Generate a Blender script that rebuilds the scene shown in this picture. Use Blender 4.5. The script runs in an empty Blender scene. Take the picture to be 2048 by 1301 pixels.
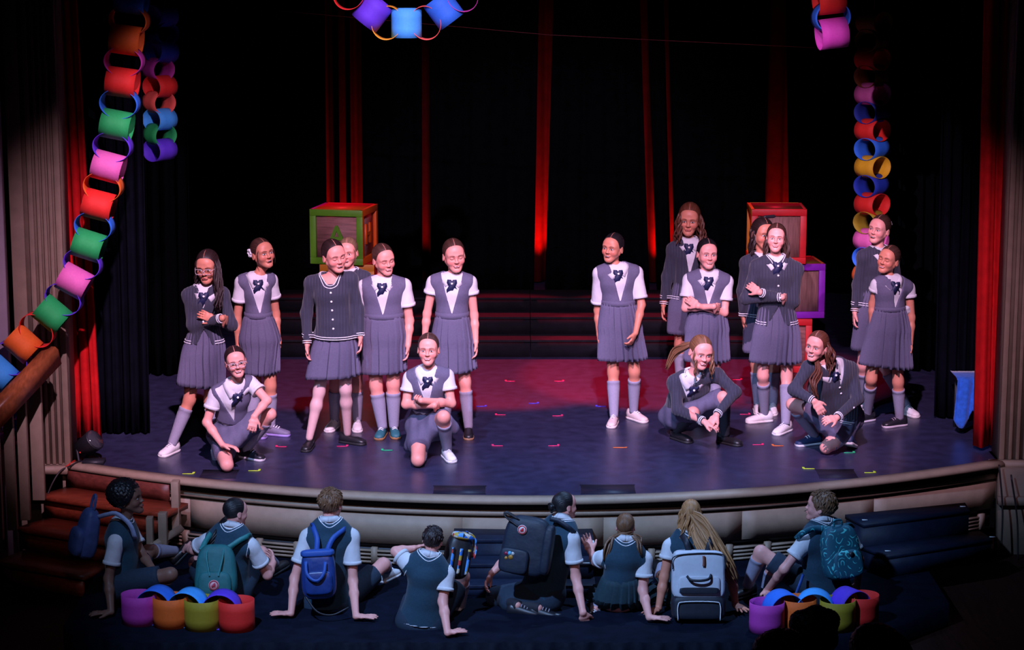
import bpy, math, random
import numpy as np
from mathutils import Vector, Matrix
random.seed(7); np.random.seed(7)
scene = bpy.context.scene
COL = scene.collection
# ------------------------------------------------------------------ camera
FPX = 4400.0; PITCH = math.radians(10.5); HC = 4.1
cam_d = bpy.data.cameras.new('camera'); cam = bpy.data.objects.new('camera', cam_d); COL.objects.link(cam)
cam.location = (0, 0, HC); cam.rotation_euler = (math.pi/2-PITCH, 0, 0)
cam_d.sensor_fit = 'HORIZONTAL'; cam_d.sensor_width = 36; cam_d.lens = FPX/2048*36
cam_d.clip_end = 200
scene.camera = cam
scene.view_settings.view_transform = 'Standard'; scene.view_settings.look = 'None'
scene.view_settings.exposure = 0; scene.view_settings.gamma = 1
scene.view_settings.use_curve_mapping = False
# ------------------------------------------------------------------ world: a dark auditorium
w = bpy.data.worlds.new('dark_auditorium'); scene.world = w; w.use_nodes = True
w.node_tree.nodes['Background'].inputs[0].default_value = (0.40, 0.33, 0.55, 1)
w.node_tree.nodes['Background'].inputs[1].default_value = 0.0025
# ------------------------------------------------------------------ theatre lamps, plus added rear fills
def spot(name, loc, tgt, watts, col, deg, blend=.5, radius=.08):
    l = bpy.data.lights.new(name, 'SPOT'); l.energy = watts; l.color = col
    l.spot_size = math.radians(deg); l.spot_blend = blend; l.shadow_soft_size = radius
    o = bpy.data.objects.new(name, l); COL.objects.link(o); o.location = loc
    d = Vector(tgt)-Vector(loc); o.rotation_euler = d.to_track_quat('-Z', 'Y').to_euler()
    return o
PINK = (1.0, .64, .98); LAV = (1.0, .68, .74); PITBLUE = (.32, .54, 1.0)
for fx, fw, fz, fa in ((-2.95, 6400, .5, 13.5), (-1.75, 7100, .95, 17), (-.2, 5000, .9, 17), (1.5, 6200, .95, 17), (2.75, 6300, .80, 14)):
    spot('front_spot', (.15+fx*.06, 6.0, 9.8), (fx, 16.95, fz), fw, PINK, fa, .8)
spot('added_rear_fill', (.2, 2.0, 8.4), (.35, 19.8, 1.3), 7500, PINK, 18, .7)  # added fill to brighten the blocks and the rear pupils
spot('added_rear_fill', (-3.2, 2.0, 8.4), (3.0, 18.6, 1.65), 8500, PINK, 7.0, .9)  # added narrow fill, only there to brighten the long straight paper chain
spot('added_rear_fill', (3.2, 2.0, 8.4), (-2.80, 17.9, 2.05), 6500, PINK, 6.2, .9)  # added narrow fill, only there to brighten the short paper chain
spot('front_wash', (.2, 3.0, 6.0), (-1.0, 15.2, -.25), 560, LAV, 22, 1.0, .25)
spot('pit_wash', (-2.6, 8.8, 6.4), (.1, 14.75, -.2), 4300, PITBLUE, 42, 1.0, .10)
spot('pit_wash', (2.6, 16.9, 6.4), (.4, 14.7, -.3), 1500, PITBLUE, 44, 1.0, .10)
for fx, tx, fw in ((-.3, -.1, 2700), (1.0, 1.25, 2700), (-2.2, -1.8, 800), (2.6, 2.3, 900)):
    spot('red_back_spot', (fx, 23.2, 5.6), (tx, 19.75, 0), fw, (1, .01, .05), 22, .3, .06)

# ------------------------------------------------------------------ pixel helpers
cp, sp_ = math.cos(PITCH), math.sin(PITCH)
def ray(u, v):
    x = (u-1024)/FPX; y = -(v-650.5)/FPX
    return np.array([x, cp+sp_*y, -sp_+cp*y])
def at_y(u, v, Y):
    d = ray(u, v); t = Y/d[1]; return np.array([0, 0, HC])+d*t
def at_z(u, v, z=0.0):
    d = ray(u, v); t = (z-HC)/d[2]; return np.array([0, 0, HC])+d*t
def A3(p): return np.array(p, float)
def nz(v):
    v = np.asarray(v, float); return v/max(np.linalg.norm(v), 1e-9)
def lerp(a, b, t): return a+(b-a)*t

# ------------------------------------------------------------------ materials (all procedural)
MATS = {}
def mat(name, col, rough=.7, var=.12, scale=30, bump=.0, bscale=120, metal=0, stretch=None, spec=.5, sheen=0, emit=None):
    if name in MATS: return MATS[name]
    m = bpy.data.materials.new(name); m.use_nodes = True; nt = m.node_tree; b = nt.nodes['Principled BSDF']
    b.inputs['Roughness'].default_value = rough; b.inputs['Metallic'].default_value = metal
    b.inputs['Specular IOR Level'].default_value = spec
    if sheen: b.inputs['Sheen Weight'].default_value = sheen
    tc = nt.nodes.new('ShaderNodeTexCoord'); mp = nt.nodes.new('ShaderNodeMapping')
    if stretch: mp.inputs['Scale'].default_value = stretch
    nt.links.new(tc.outputs['Object'], mp.inputs['Vector'])
    n = nt.nodes.new('ShaderNodeTexNoise'); n.inputs['Scale'].default_value = scale; n.inputs['Detail'].default_value = 4
    nt.links.new(mp.outputs[0], n.inputs['Vector'])
    r = nt.nodes.new('ShaderNodeValToRGB')
    r.color_ramp.elements[0].position = .25; r.color_ramp.elements[1].position = .75
    r.color_ramp.elements[0].color = (*[c*(1-var) for c in col[:3]], 1)
    r.color_ramp.elements[1].color = (*[min(1, c*(1+var)) for c in col[:3]], 1)
    nt.links.new(n.outputs['Fac'], r.inputs['Fac']); nt.links.new(r.outputs[0], b.inputs['Base Color'])
    if bump:
        n2 = nt.nodes.new('ShaderNodeTexNoise'); n2.inputs['Scale'].default_value = bscale
        nt.links.new(mp.outputs[0], n2.inputs['Vector'])
        bp = nt.nodes.new('ShaderNodeBump'); bp.inputs['Strength'].default_value = bump; bp.inputs['Distance'].default_value = .01
        nt.links.new(n2.outputs['Fac'], bp.inputs['Height']); nt.links.new(bp.outputs[0], b.inputs['Normal'])
    MATS[name] = m; return m
def mat_attr(name, rough=.5, spec=.4):
    if name in MATS: return MATS[name]
    m = bpy.data.materials.new(name); m.use_nodes = True; nt = m.node_tree; b = nt.nodes['Principled BSDF']
    a = nt.nodes.new('ShaderNodeAttribute'); a.attribute_name = 'Col'
    n = nt.nodes.new('ShaderNodeTexNoise'); n.inputs['Scale'].default_value = 40
    mr = nt.nodes.new('ShaderNodeMapRange'); mr.inputs[3].default_value = .93; mr.inputs[4].default_value = 1.07
    mx = nt.nodes.new('ShaderNodeVectorMath'); mx.operation = 'SCALE'
    nt.links.new(n.outputs['Fac'], mr.inputs[0]); nt.links.new(a.outputs['Color'], mx.inputs[0]); nt.links.new(mr.outputs[0], mx.inputs['Scale'])
    nt.links.new(mx.outputs[0], b.inputs['Base Color'])
    b.inputs['Roughness'].default_value = rough; b.inputs['Specular IOR Level'].default_value = spec
    MATS[name] = m; return m
def mat_hair(name, col, rough=.42):
    if name in MATS: return MATS[name]
    m = bpy.data.materials.new(name); m.use_nodes = True; nt = m.node_tree; b = nt.nodes['Principled BSDF']
    a = nt.nodes.new('ShaderNodeAttribute'); a.attribute_name = 'hs'
    n = nt.nodes.new('ShaderNodeTexNoise'); n.inputs['Scale'].default_value = 1.0; n.inputs['Detail'].default_value = 3
    nt.links.new(a.outputs['Vector'], n.inputs['Vector'])
    r = nt.nodes.new('ShaderNodeValToRGB'); r.color_ramp.elements[0].position = .32; r.color_ramp.elements[1].position = .72
    r.color_ramp.elements[0].color = (*[c*.55 for c in col], 1); r.color_ramp.elements[1].color = (*[min(1, c*1.5) for c in col], 1)
    nt.links.new(n.outputs['Fac'], r.inputs['Fac']); nt.links.new(r.outputs[0], b.inputs['Base Color'])
    bp = nt.nodes.new('ShaderNodeBump'); bp.inputs['Strength'].default_value = .55; bp.inputs['Distance'].default_value = .006
    nt.links.new(n.outputs['Fac'], bp.inputs['Height']); nt.links.new(bp.outputs[0], b.inputs['Normal'])
    b.inputs['Roughness'].default_value = rough; b.inputs['Specular IOR Level'].default_value = .45
    MATS[name] = m; return m
def mat_knit(name, col, freq=42):
    if name in MATS: return MATS[name]
    m = mat(name, col, .85, .10, 60, 0, sheen=.15); nt = m.node_tree; b = nt.nodes['Principled BSDF']
    tc = nt.nodes.new('ShaderNodeTexCoord'); wv = nt.nodes.new('ShaderNodeTexWave'); wv.wave_type = 'BANDS'; wv.bands_direction = 'X'
    wv.inputs['Scale'].default_value = freq/ (2*math.pi)*2; wv.inputs['Distortion'].default_value = .6
    nt.links.new(tc.outputs['Object'], wv.inputs['Vector'])
    bp = nt.nodes.new('ShaderNodeBump'); bp.inputs['Strength'].default_value = .6; bp.inputs['Distance'].default_value = .006
    nt.links.new(wv.outputs['Fac'], bp.inputs['Height']); nt.links.new(bp.outputs[0], b.inputs['Normal'])
    return m
def mat_wood(name, col, scale=6, stretch=(1, 1, 8), rough=.45, var=.35):
    return mat(name, col, rough, var, scale, .08, 40, stretch=stretch)

# ------------------------------------------------------------------ mesh building
def link(o, parent=None):
    COL.objects.link(o)
    if parent is not None: o.parent = parent
    return o
def tag(o, label=None, cat=None, group=None, kind=None):
    if label: o['label'] = label
    if cat: o['category'] = cat
    if group: o['group'] = group
    if kind: o['kind'] = kind
    return o
def empty(name, loc, label=None, cat=None, group=None):
    o = bpy.data.objects.new(name, None); o.location = tuple(loc); o.empty_display_size = .1
    link(o); return tag(o, label, cat, group)
def quadmesh(name, V, Q, smooth=True):
    V = np.ascontiguousarray(V, dtype=np.float32); Q = np.ascontiguousarray(Q, dtype=np.int32)
    me = bpy.data.meshes.new(name); me.vertices.add(len(V)); me.vertices.foreach_set('co', V.ravel())
    me.loops.add(Q.size); me.loops.foreach_set('vertex_index', Q.ravel())
    me.polygons.add(len(Q)); me.polygons.foreach_set('loop_start', np.arange(0, Q.size, 4, dtype=np.int32))
    me.update(calc_edges=True)
    if smooth: me.polygons.foreach_set('use_smooth', np.ones(len(Q), dtype=bool))
    return me
def add_attr(me, name, arr, typ='FLOAT_COLOR'):
    arr = np.asarray(arr, np.float32)
    if typ == 'FLOAT_COLOR' and arr.shape[1] == 3: arr = np.hstack([arr, np.ones((len(arr), 1), np.float32)])
    a = me.attributes.new(name, typ, 'POINT')
    a.data.foreach_set('color' if typ == 'FLOAT_COLOR' else 'vector', np.ascontiguousarray(arr).ravel())
class MB:
    """collects quads (degenerate quads are avoided by building polygons where needed)"""
    def __init__(s): s.V = []; s.Q = []; s.C = []; s.H = []; s.n = 0
    def add(s, V, Q, col=None, hs=None):
        V = np.asarray(V, float); Q = np.asarray(Q, int)
        s.V.append(V); s.Q.append(Q+s.n); s.n += len(V)
        if col is not None:
            col = np.asarray(col, float)
            s.C.append(np.tile(col, (len(V), 1)) if col.ndim == 1 else col)
        if hs is not None: s.H.append(np.asarray(hs, float))
        return s
    def grid(s, G, closed=False, col=None, hs=None, caps=False):
        """G (rows, cols, 3); closed wraps the columns"""
        G = np.asarray(G, float); r, c = G.shape[:2]
        i = np.arange(r-1)[:, None]; j = np.arange(c if closed else c-1)[None, :]
        j2 = (j+1) % c
        Q = np.stack([i*c+j, i*c+j2, (i+1)*c+j2, (i+1)*c+j], -1).reshape(-1, 4)
        V = G.reshape(-1, 3); H = hs
        if caps and closed:
            c0 = len(V); V = np.vstack([V, G[0].mean(0), G[-1].mean(0)])
            jj = np.arange(0, c-1, 2); k3 = (jj+2) % c
            q0 = np.stack([np.full_like(jj, c0), k3, jj+1, jj], -1)
            q1 = np.stack([np.full_like(jj, c0+1), (r-1)*c+jj, (r-1)*c+jj+1, (r-1)*c+k3], -1)
            Q = np.vstack([Q, q0, q1])
            if H is not None: H = np.vstack([H, H[0], H[-1]])
        return s.add(V, Q, col, H)
    def box(s, c, size, R=None):
        x, y, z = [d/2 for d in size]
        P = np.array([[a, b, d] for a in (-x, x) for b in (-y, y) for d in (-z, z)])
        if R is not None: P = P@np.asarray(R).T
        Q = [[0, 1, 3, 2], [4, 6, 7, 5], [0, 4, 5, 1], [2, 3, 7, 6], [0, 2, 6, 4], [1, 5, 7, 3]]
        return s.add(P+A3(c), Q)
    def tube(s, pts, r, n=8, closed=False, col=None, flat=1.0):
        pts = np.asarray(pts, float); m = len(pts); r = np.broadcast_to(np.asarray(r, float), (m,))
        T = np.gradient(pts, axis=0) if not closed else (np.roll(pts, -1, 0)-np.roll(pts, 1, 0))
        T /= np.maximum(np.linalg.norm(T, axis=1, keepdims=True), 1e-9)
        ref = np.array([0, 0, 1.0]) if abs(T[:, 2]).mean() < .8 else np.array([0, 1.0, 0])
        S = np.cross(T, ref); S /= np.maximum(np.linalg.norm(S, axis=1, keepdims=True), 1e-9); U = np.cross(S, T)
        a = np.linspace(0, 2*np.pi, n, endpoint=False)
        G = pts[:, None]+r[:, None, None]*(np.cos(a)[None, :, None]*S[:, None]+flat*np.sin(a)[None, :, None]*U[:, None])
        if closed: G = np.concatenate([G, G[:1]], 0)
        return s.grid(G, True, col, caps=not closed)
    def mesh(s, name, smooth=True):
        me = quadmesh(name, np.vstack(s.V), np.vstack(s.Q), smooth)
        if s.C: add_attr(me, 'Col', np.vstack(s.C))
        if s.H: add_attr(me, 'hs', np.vstack(s.H), 'FLOAT_VECTOR')
        return me
    def build(s, name, material, parent=None, base=(0, 0, 0), smooth=True, bevel=0):
        if parent is not None or any(base): s.V = [v-A3(base) for v in s.V]
        o = bpy.data.objects.new(name, s.mesh(name, smooth)); o.data.materials.append(material); link(o, parent)
        if parent is None: o.location = tuple(base)
        if bevel:
            m = o.modifiers.new('bevel', 'BEVEL'); m.width = bevel; m.segments = 2
        return o
def crom(P, n):
    """smooth curve through points"""
    P = np.asarray(P, float)
    if len(P) < 3: return np.array([lerp(P[0], P[-1], t) for t in np.linspace(0, 1, n)])
    Q = np.vstack([2*P[0]-P[1], P, 2*P[-1]-P[-2]]); m = len(P)-1; out = []
    for t in np.linspace(0, m, n):
        i = min(int(t), m-1); f = t-i; p0, p1, p2, p3 = Q[i:i+4]
        out.append(.5*((2*p1)+(-p0+p2)*f+(2*p0-5*p1+4*p2-p3)*f*f+(-p0+3*p1-3*p2+p3)*f**3))
    return np.array(out)
def prism(mb, poly, o, ex, ey, ez, th):
    """flat outline (list of 2D points, convex or star-shaped about its mean) extruded by th along ez"""
    P = np.array([A3(o)+x*ex+y*ey for x, y in poly]); n = len(P); c = P.mean(0)
    fr = ez*th/2
    # ring of quads: rim + fans done with midpoints so that everything stays quads
    mid = (P+np.roll(P, -1, 0))/2
    ring = np.empty((2*n, 3)); ring[0::2] = P; ring[1::2] = mid
    V = np.vstack([ring+fr, ring-fr, [c+fr], [c-fr]]); m = 2*n; Q = []
    for i in range(m): Q.append([i, m+i, m+(i+1) % m, (i+1) % m])
    for i in range(0, m, 2):
        Q.append([2*m, (i-1) % m, i, (i+1) % m]); Q.append([2*m+1, m+(i+1) % m, m+i, m+(i-1) % m])
    return mb.add(V, Q)
def rbox(mb, c, size, ex, ey, ez, k=5, n=8, taper=0.0, col=None):
    """soft cushion-like box with axes ex, ey, ez"""
    g = np.linspace(-1, 1, n+1); a, b = np.meshgrid(g, g, indexing='ij'); o = np.ones_like(a)
    for f in ((o, a, b), (-o, b, a), (b, o, a), (a, -o, b), (a, b, o), (b, a, -o)):
        p = np.stack(f, -1); p = p/((np.abs(p)**k).sum(-1, keepdims=True)**(1/k))*1.0
        w_ = 1-taper*(p[..., 2:3]*.5+.5)
        G = A3(c)+p[..., :1]*w_*ex*size[0]/2+p[..., 1:2]*w_*ey*size[1]/2+p[..., 2:3]*ez*size[2]/2
        mb.grid(G, col=col)
    return mb

# ------------------------------------------------------------------ signed-distance modelling
class Sdf:
    def __init__(s, h=.008): s.h = h; s.P = []
    def cap(s, A, B, r0, r1=None, b0=None, b1=None, side=None, k=.02, flat=(0, 0), op='u'):
        A = A3(A); B = A3(B); r1 = r0 if r1 is None else r1
        L = np.linalg.norm(B-A); u = (B-A)/max(L, 1e-9)
        if L < 1e-6: u = np.array([0, 0, 1.0]); L = 1e-6
        iso = b0 is None
        if not iso:
            b1 = b0 if b1 is None else b1
            sd = A3(side); sd = nz(sd-u*np.dot(sd, u)); dp = np.cross(u, sd)
        else: sd = dp = None; b0, b1 = r0, r1
        R = max(r0, r1, b0, b1); lo = np.minimum(A, B)-R; hi = np.maximum(A, B)+R
        def f(X, Y, Z):
            x = X-A[0]; y = Y-A[1]; z = Z-A[2]
            ta = x*u[0]+y*u[1]+z*u[2]; t = np.clip(ta/L, 0, 1)
            qx = x-u[0]*t*L; qy = y-u[1]*t*L; qz = z-u[2]*t*L
            ra = r0+(r1-r0)*t
            if iso: d = np.sqrt(qx*qx+qy*qy+qz*qz)-ra
            else:
                rb = b0+(b1-b0)*t; m = np.minimum(ra, rb)
                qs = (qx*sd[0]+qy*sd[1]+qz*sd[2])/ra; qd = (qx*dp[0]+qy*dp[1]+qz*dp[2])/rb; qa = (ta-t*L)/m
                d = (np.sqrt(qs*qs+qd*qd+qa*qa)-1)*m
            if flat[0]: d = np.maximum(d, -ta)
            if flat[1]: d = np.maximum(d, ta-L)
            return d
        s.P.append((f, lo, hi, k, op)); return s
    def ell(s, c, r, R=None, k=.02, op='u'):
        c = A3(c); r = np.broadcast_to(A3(r), (3,)); R = np.eye(3) if R is None else np.asarray(R); m = r.min(); M = r.max()
        def f(X, Y, Z):
            x = X-c[0]; y = Y-c[1]; z = Z-c[2]; a = 0
            for i in range(3): a = a+((x*R[0, i]+y*R[1, i]+z*R[2, i])/r[i])**2
            return (np.sqrt(a)-1)*m
        s.P.append((f, c-M, c+M, k, op)); return s
    def func(s, f, op='i'):
        s.P.append((f, None, None, 0, op)); return s
    def plane(s, p, n):
        """keep the side n points to"""
        p = A3(p); n = nz(n); return s.func(lambda X, Y, Z: -((X-p[0])*n[0]+(Y-p[1])*n[1]+(Z-p[2])*n[2]))
    @staticmethod
    def comb(F, d, k, op):
        if op == 'i': return np.maximum(F, d)
        if op == 's':
            if k > 0:
                h = np.maximum(k-np.abs(F+d), 0)/k; return np.maximum(F, -d)+h*h*k*.25
            return np.maximum(F, -d)
        if k > 0:
            h = np.maximum(k-np.abs(F-d), 0)/k; return np.minimum(F, d)-h*h*k*.25
        return np.minimum(F, d)
    def ev(s, pts):
        pts = np.asarray(pts, float); X, Y, Z = pts[..., 0], pts[..., 1], pts[..., 2]
        F = np.full(X.shape, 1e3)
        for f, lo, hi, k, op in s.P: F = s.comb(F, f(X, Y, Z), k, op)
        return F
    def hit(s, o, d, L=.6, n=160):
        """first surface point from o along d"""
        o = A3(o); d = nz(d); t = np.linspace(0, L, n); F = s.ev(o+t[:, None]*d)
        i = np.argmax(F < 0)
        if F[i] >= 0: return None
        if i == 0: return o
        f = F[i-1]/(F[i-1]-F[i]); return o+d*(t[i-1]+(t[i]-t[i-1])*f)
    def mesh(s):
        h = s.h; us = [p for p in s.P if p[4] == 'u']
        lo = np.min([p[1] for p in us], 0)-3*h; hi = np.max([p[2] for p in us], 0)+3*h
        n = np.ceil((hi-lo)/h).astype(int)+1
        ax = [lo[i]+h*np.arange(n[i]) for i in range(3)]
        F = np.full(n, 10.0)
        for f, l, hh, k, op in s.P:
            if l is None: sl = [slice(0, n[i]) for i in range(3)]
            else:
                mg = k+2*h
                sl = [slice(max(0, int((l[i]-mg-lo[i])/h)), min(n[i], int((hh[i]+mg-lo[i])/h)+2)) for i in range(3)]
                if any(q.start >= q.stop for q in sl): continue
            X, Y, Z = np.meshgrid(*[ax[i][sl[i]] for i in range(3)], indexing='ij', sparse=True)
            sl = tuple(sl); F[sl] = s.comb(F[sl], f(X, Y, Z), k, op)
        return surface_nets(F, lo, h)
def surface_nets(F, lo, h):
    I = F < 0
    c = I[:-1, :-1, :-1].astype(np.int8)
    cnt = sum(I[a:I.shape[0]-1+a, b:I.shape[1]-1+b, d:I.shape[2]-1+d].astype(np.int8) for a in (0, 1) for b in (0, 1) for d in (0, 1))
    act = (cnt > 0) & (cnt < 8); idx = np.argwhere(act); N = len(idx)
    if N == 0: return np.zeros((0, 3)), np.zeros((0, 4), int)
    cid = np.full(act.shape, -1, np.int64); cid[tuple(idx.T)] = np.arange(N)
    acc = np.zeros((N, 3)); num = np.zeros(N)
    cor = {(a, b, d): F[idx[:, 0]+a, idx[:, 1]+b, idx[:, 2]+d] for a in (0, 1) for b in (0, 1) for d in (0, 1)}
    for axn in range(3):
        o = [0, 1, 2]; o.remove(axn)
        for p in (0, 1):
            for q in (0, 1):
                c0 = [0, 0, 0]; c0[o[0]] = p; c0[o[1]] = q; c1 = list(c0); c1[axn] = 1
                f0 = cor[tuple(c0)]; f1 = cor[tuple(c1)]; m = (f0 < 0) != (f1 < 0)
                t = np.where(m, f0/np.where(m, f0-f1, 1), 0)
                pt = np.zeros((N, 3)); pt[:, o[0]] = p; pt[:, o[1]] = q; pt[:, axn] = t
                acc[m] += pt[m]; num[m] += 1
    V = lo+h*(idx+acc/num[:, None])
    Qs = []
    for axn in range(3):
        s0 = [slice(None)]*3; s1 = [slice(None)]*3; s0[axn] = slice(0, -1); s1[axn] = slice(1, None)
        a = I[tuple(s0)]; b = I[tuple(s1)]; e = np.argwhere(a != b)
        o1, o2 = (axn+1) % 3, (axn+2) % 3
        e = e[(e[:, o1] > 0) & (e[:, o2] > 0) & (e[:, o1] < F.shape[o1]-1) & (e[:, o2] < F.shape[o2]-1)]
        ins = a[tuple(e.T)]
        def g(d1, d2):
            k = e.copy(); k[:, o1] -= d1; k[:, o2] -= d2; return cid[tuple(k.T)]
        q = np.stack([g(1, 1), g(0, 1), g(0, 0), g(1, 0)], -1)
        q[~ins] = q[~ins][:, ::-1]; Qs.append(q)
    return V, np.vstack(Qs)
# ================================================================== THE SETTING
PIT = -.53; HOUSE = -.70
X0 = .13
def edgeY(x): return 15.31+.0845*(x-X0)**2
XL, XR = -3.42, 3.72
M_floor = mat('stage_vinyl', (.028, .027, .066), .34, .35, 9, .05, 60, spec=.6)
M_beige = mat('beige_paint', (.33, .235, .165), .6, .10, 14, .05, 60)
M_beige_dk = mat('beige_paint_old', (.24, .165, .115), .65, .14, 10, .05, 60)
M_riser = mat('black_riser_paint', (.008, .008, .012), .8, .3, 12, .1, 50, spec=.15)
M_black = mat('black_paint', (.012, .012, .018), .55, .3, 12, .1, 50)
M_blackcloth = mat('black_velour', (.0016, .0016, .0026), .95, .3, 8, .1, 60, spec=.03)
M_navyblack = mat('black_deck', (.0035, .005, .013), .7, .35, 10, .1, 60, spec=.05)
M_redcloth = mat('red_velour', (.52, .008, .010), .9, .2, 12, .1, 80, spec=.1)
M_void = mat('dark_wall', (.006, .006, .007), .9, .3, 5)
M_mauve = mat('mauve_plaster', (.40, .30, .36), .8, .08, 8, .05, 80)
M_stair = mat_wood('red_stained_wood', (.30, .050, .022), 5, (1.5, 9, 9), .4)
M_rail = mat_wood('polished_rail_wood', (.42, .115, .04), 7, (9, 1.5, 4), .32)
def struct(o, label=None): o['kind'] = 'structure'; return tag(o, label)
# stage deck
xs = np.linspace(-5.2, 5.2, 80); ys = np.concatenate([np.linspace(0, 1, 14)**1.2])
G = np.array([[[x, lerp(edgeY(min(max(x, XL), XR)) if XL <= x <= XR else 16.4, 25.2, t), 0] for x in xs] for t in ys])
mb = MB(); mb.grid(G); floor_o = struct(mb.build('floor', M_floor), 'dark navy glossy vinyl stage floor with curved front'); floor_o['category'] = 'floor'
# house floor
mb = MB(); mb.grid([[[-7, 6, HOUSE], [7, 6, HOUSE]], [[-7, 17, HOUSE], [7, 17, HOUSE]]])
struct(mb.build('floor', mat('house_floor_wood', (.020, .007, .005), .6, .35, 4, .08, 40, stretch=(10, 1, 1), spec=.1)), 'dark wooden auditorium floor below the stage')
# profiles swept along the stage edge
def sweep(name, prof, material, x0=XL, x1=XR, n=64, label=None, kind=True, parent=None, smooth=False):
    """prof: list of (offset towards audience, z) - closed outline"""
    P = []
    for x in np.linspace(x0, x1, n):
        s = 2*.0845*(x-X0); nn = np.array([s, -1, 0])/math.hypot(s, 1)
        P.append([np.array([x, edgeY(x), 0])+nn*o+np.array([0, 0, z]) for o, z in prof])
    m = MB(); m.grid(np.array(P), True, caps=(len(prof) % 2 == 0))
    o = m.build(name, material, parent, smooth=smooth)
    if kind: struct(o, label)
    return o
sweep('trim_1', [(-.02, -.03), (-.02, .012), (.06, .012), (.085, -.002), (.085, -.030), (.06, -.036)], M_beige, label='beige rounded nosing along the curved stage edge')
sweep('trim_2', [(-.20, -.036), (-.20, -.10), (-.015, -.10), (-.015, -.036)], M_black, label='recess under the stage nosing with its shade painted black')  # black colour stands in for the shadow below the overhang
sweep('trim_3', [(-.20, -.10), (-.20, -.135), (.012, -.135), (.012, -.10)], M_beige, label='narrow beige rail above the stage front panels')
sweep('trim_4', [(-.20, -.135), (-.20, -.152), (-.018, -.152), (-.018, -.135)], M_black, label='thin dark groove above the stage front panels')
wf = struct(bpy.data.objects.new('wall_stage_front', None), 'beige panelled stage front facing the pit'); link(wf)
pj = np.linspace(XL, XR, 8)
for i in range(7):
    sweep('panel', [(-.20, -.152), (-.20, -.372), (-.008, -.372), (-.008, -.152)], M_beige, pj[i]+.001, pj[i+1]-.001, 10, kind=False, parent=wf)
sweep('trim_5', [(-.20, -.372), (-.20, -.408), (-.05, -.408), (-.05, -.372)], M_black, label='dark gap below the stage front panels')
vt = struct(bpy.data.objects.new('wall_vent', None), 'row of slotted beige vents at the foot of the stage front'); link(vt)
sweep('vent_backing', [(-.22, -.408), (-.22, PIT), (-.055, PIT), (-.055, -.408)], M_black, kind=False, parent=vt)
nb = 24; vx = np.linspace(XL+.1, XR-.1, nb+1)
for i in range(nb+1):
    sweep('vent_post', [(-.06, -.408), (-.06, PIT+.001), (-.012, PIT+.001), (-.012, -.408)], M_beige, vx[i]-.022, vx[i]+.022, 2, kind=False, parent=vt)
    if i < nb:
        for k in range(4):
            z = -.428-.028*k
            sweep('vent_slat', [(-.05, z), (-.05, z-.013), (-.016, z-.013), (-.016, z)], M_beige, vx[i]+.022, vx[i+1]-.022, 3, kind=False, parent=vt)
# pit platform (black deck the seated pupils are on)
def box_o(name, lo, hi, material, parent=None, bevel=0, smooth=False):
    m = MB(); lo = A3(lo); hi = A3(hi); m.box((lo+hi)/2, hi-lo); return m.build(name, material, parent, bevel=bevel, smooth=smooth)
pp = []
pe = 13.66
poly = [(-2.98, 15.35), (-2.98, 14.6), (-3.05, 13.9), (-2.7, pe), (1.7, pe), (2.55, 13.95), (2.9, 14.4), (3.0, 15.6)]
gt = []
for x in np.linspace(-2.98, 3.0, 40):
    f = np.interp(x, [-2.98, -2.6, 1.5, 2.4, 3.0], [14.0, pe, pe, 13.9, 14.5]); gt.append((x, f))
P = [[[x, f, HOUSE+.001], [x, f, PIT], [x, edgeY(min(max(x, XL), XR))-.0, PIT]] for x, f in gt]
m = MB(); m.grid(np.array(P)); struct(m.build('floor_pit', M_navyblack, smooth=False), 'black pit deck in front of the stage')
# black gathered skirting cloth along the front of the pit deck
P = []
for i, x in enumerate(np.linspace(-2.7, 1.7, 260)):
    f = np.interp(x, [-2.98, -2.6, 1.5, 2.4, 3.0], [14.0, pe, pe, 13.9, 14.5])
    a = .012*math.sin(i*.9)+.01*math.sin(i*.37)
    P.append([[x, f-.012+a*.3, PIT+.006+.004*math.sin(i*1.7)], [x, f-.03+a, PIT-.05], [x, f-.035+a*1.6, HOUSE+.004]])
m = MB(); m.grid(np.array(P)); tag(m.build('deck_skirt', mat('black_skirt_cloth', (.006, .008, .016), .8, .3, 30, spec=.1)), 'black gathered cloth skirt hanging on the front edge of the pit deck', 'skirt cloth')
# proscenium pilasters with flutes
def pilaster(name, x0, x1, y, flutes, z1=5.2, z0=0.0):
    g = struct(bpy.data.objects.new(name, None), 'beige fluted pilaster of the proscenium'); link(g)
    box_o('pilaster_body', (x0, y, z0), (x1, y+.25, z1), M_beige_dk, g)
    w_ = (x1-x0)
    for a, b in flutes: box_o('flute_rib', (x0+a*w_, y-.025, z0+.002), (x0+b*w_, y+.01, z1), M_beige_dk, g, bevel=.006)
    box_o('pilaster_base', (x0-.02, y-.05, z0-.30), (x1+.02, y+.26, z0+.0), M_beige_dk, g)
    return g
pilaster('wall_proscenium_left', -3.745, -3.36, 16.30, [(0, .27), (.36, .46), (.52, .59), (.64, .71), (.76, .83), (.88, 1.0)])
pilaster('wall_proscenium_right', 3.74, 4.15, 16.45, [(0, .10), (.17, .24), (.31, .38), (.45, .52), (.59, .66), (.75, 1)])
box_o('wall_left', (-5.2, 16.1, HOUSE), (-3.76, 16.2, 6), M_mauve)['kind'] = 'structure'
box_o('wall_left', (-3.93, 16.9, HOUSE), (-3.40, 17.0, 6), M_void)['kind'] = 'structure'
box_o('wall_right', (4.15, 16.5, HOUSE), (5.2, 16.8, 6), M_void)['kind'] = 'structure'
box_o('wall_back', (-5.2, 25.2, 0), (5.2, 25.3, 8), M_void)['kind'] = 'structure'
box_o('wall_left', (-5.3, 16.9, 0), (-5.2, 25.3, 8), M_void)['kind'] = 'structure'
box_o('wall_right', (5.2, 16.9, 0), (5.3, 25.3, 8), M_void)['kind'] = 'structure'
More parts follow.
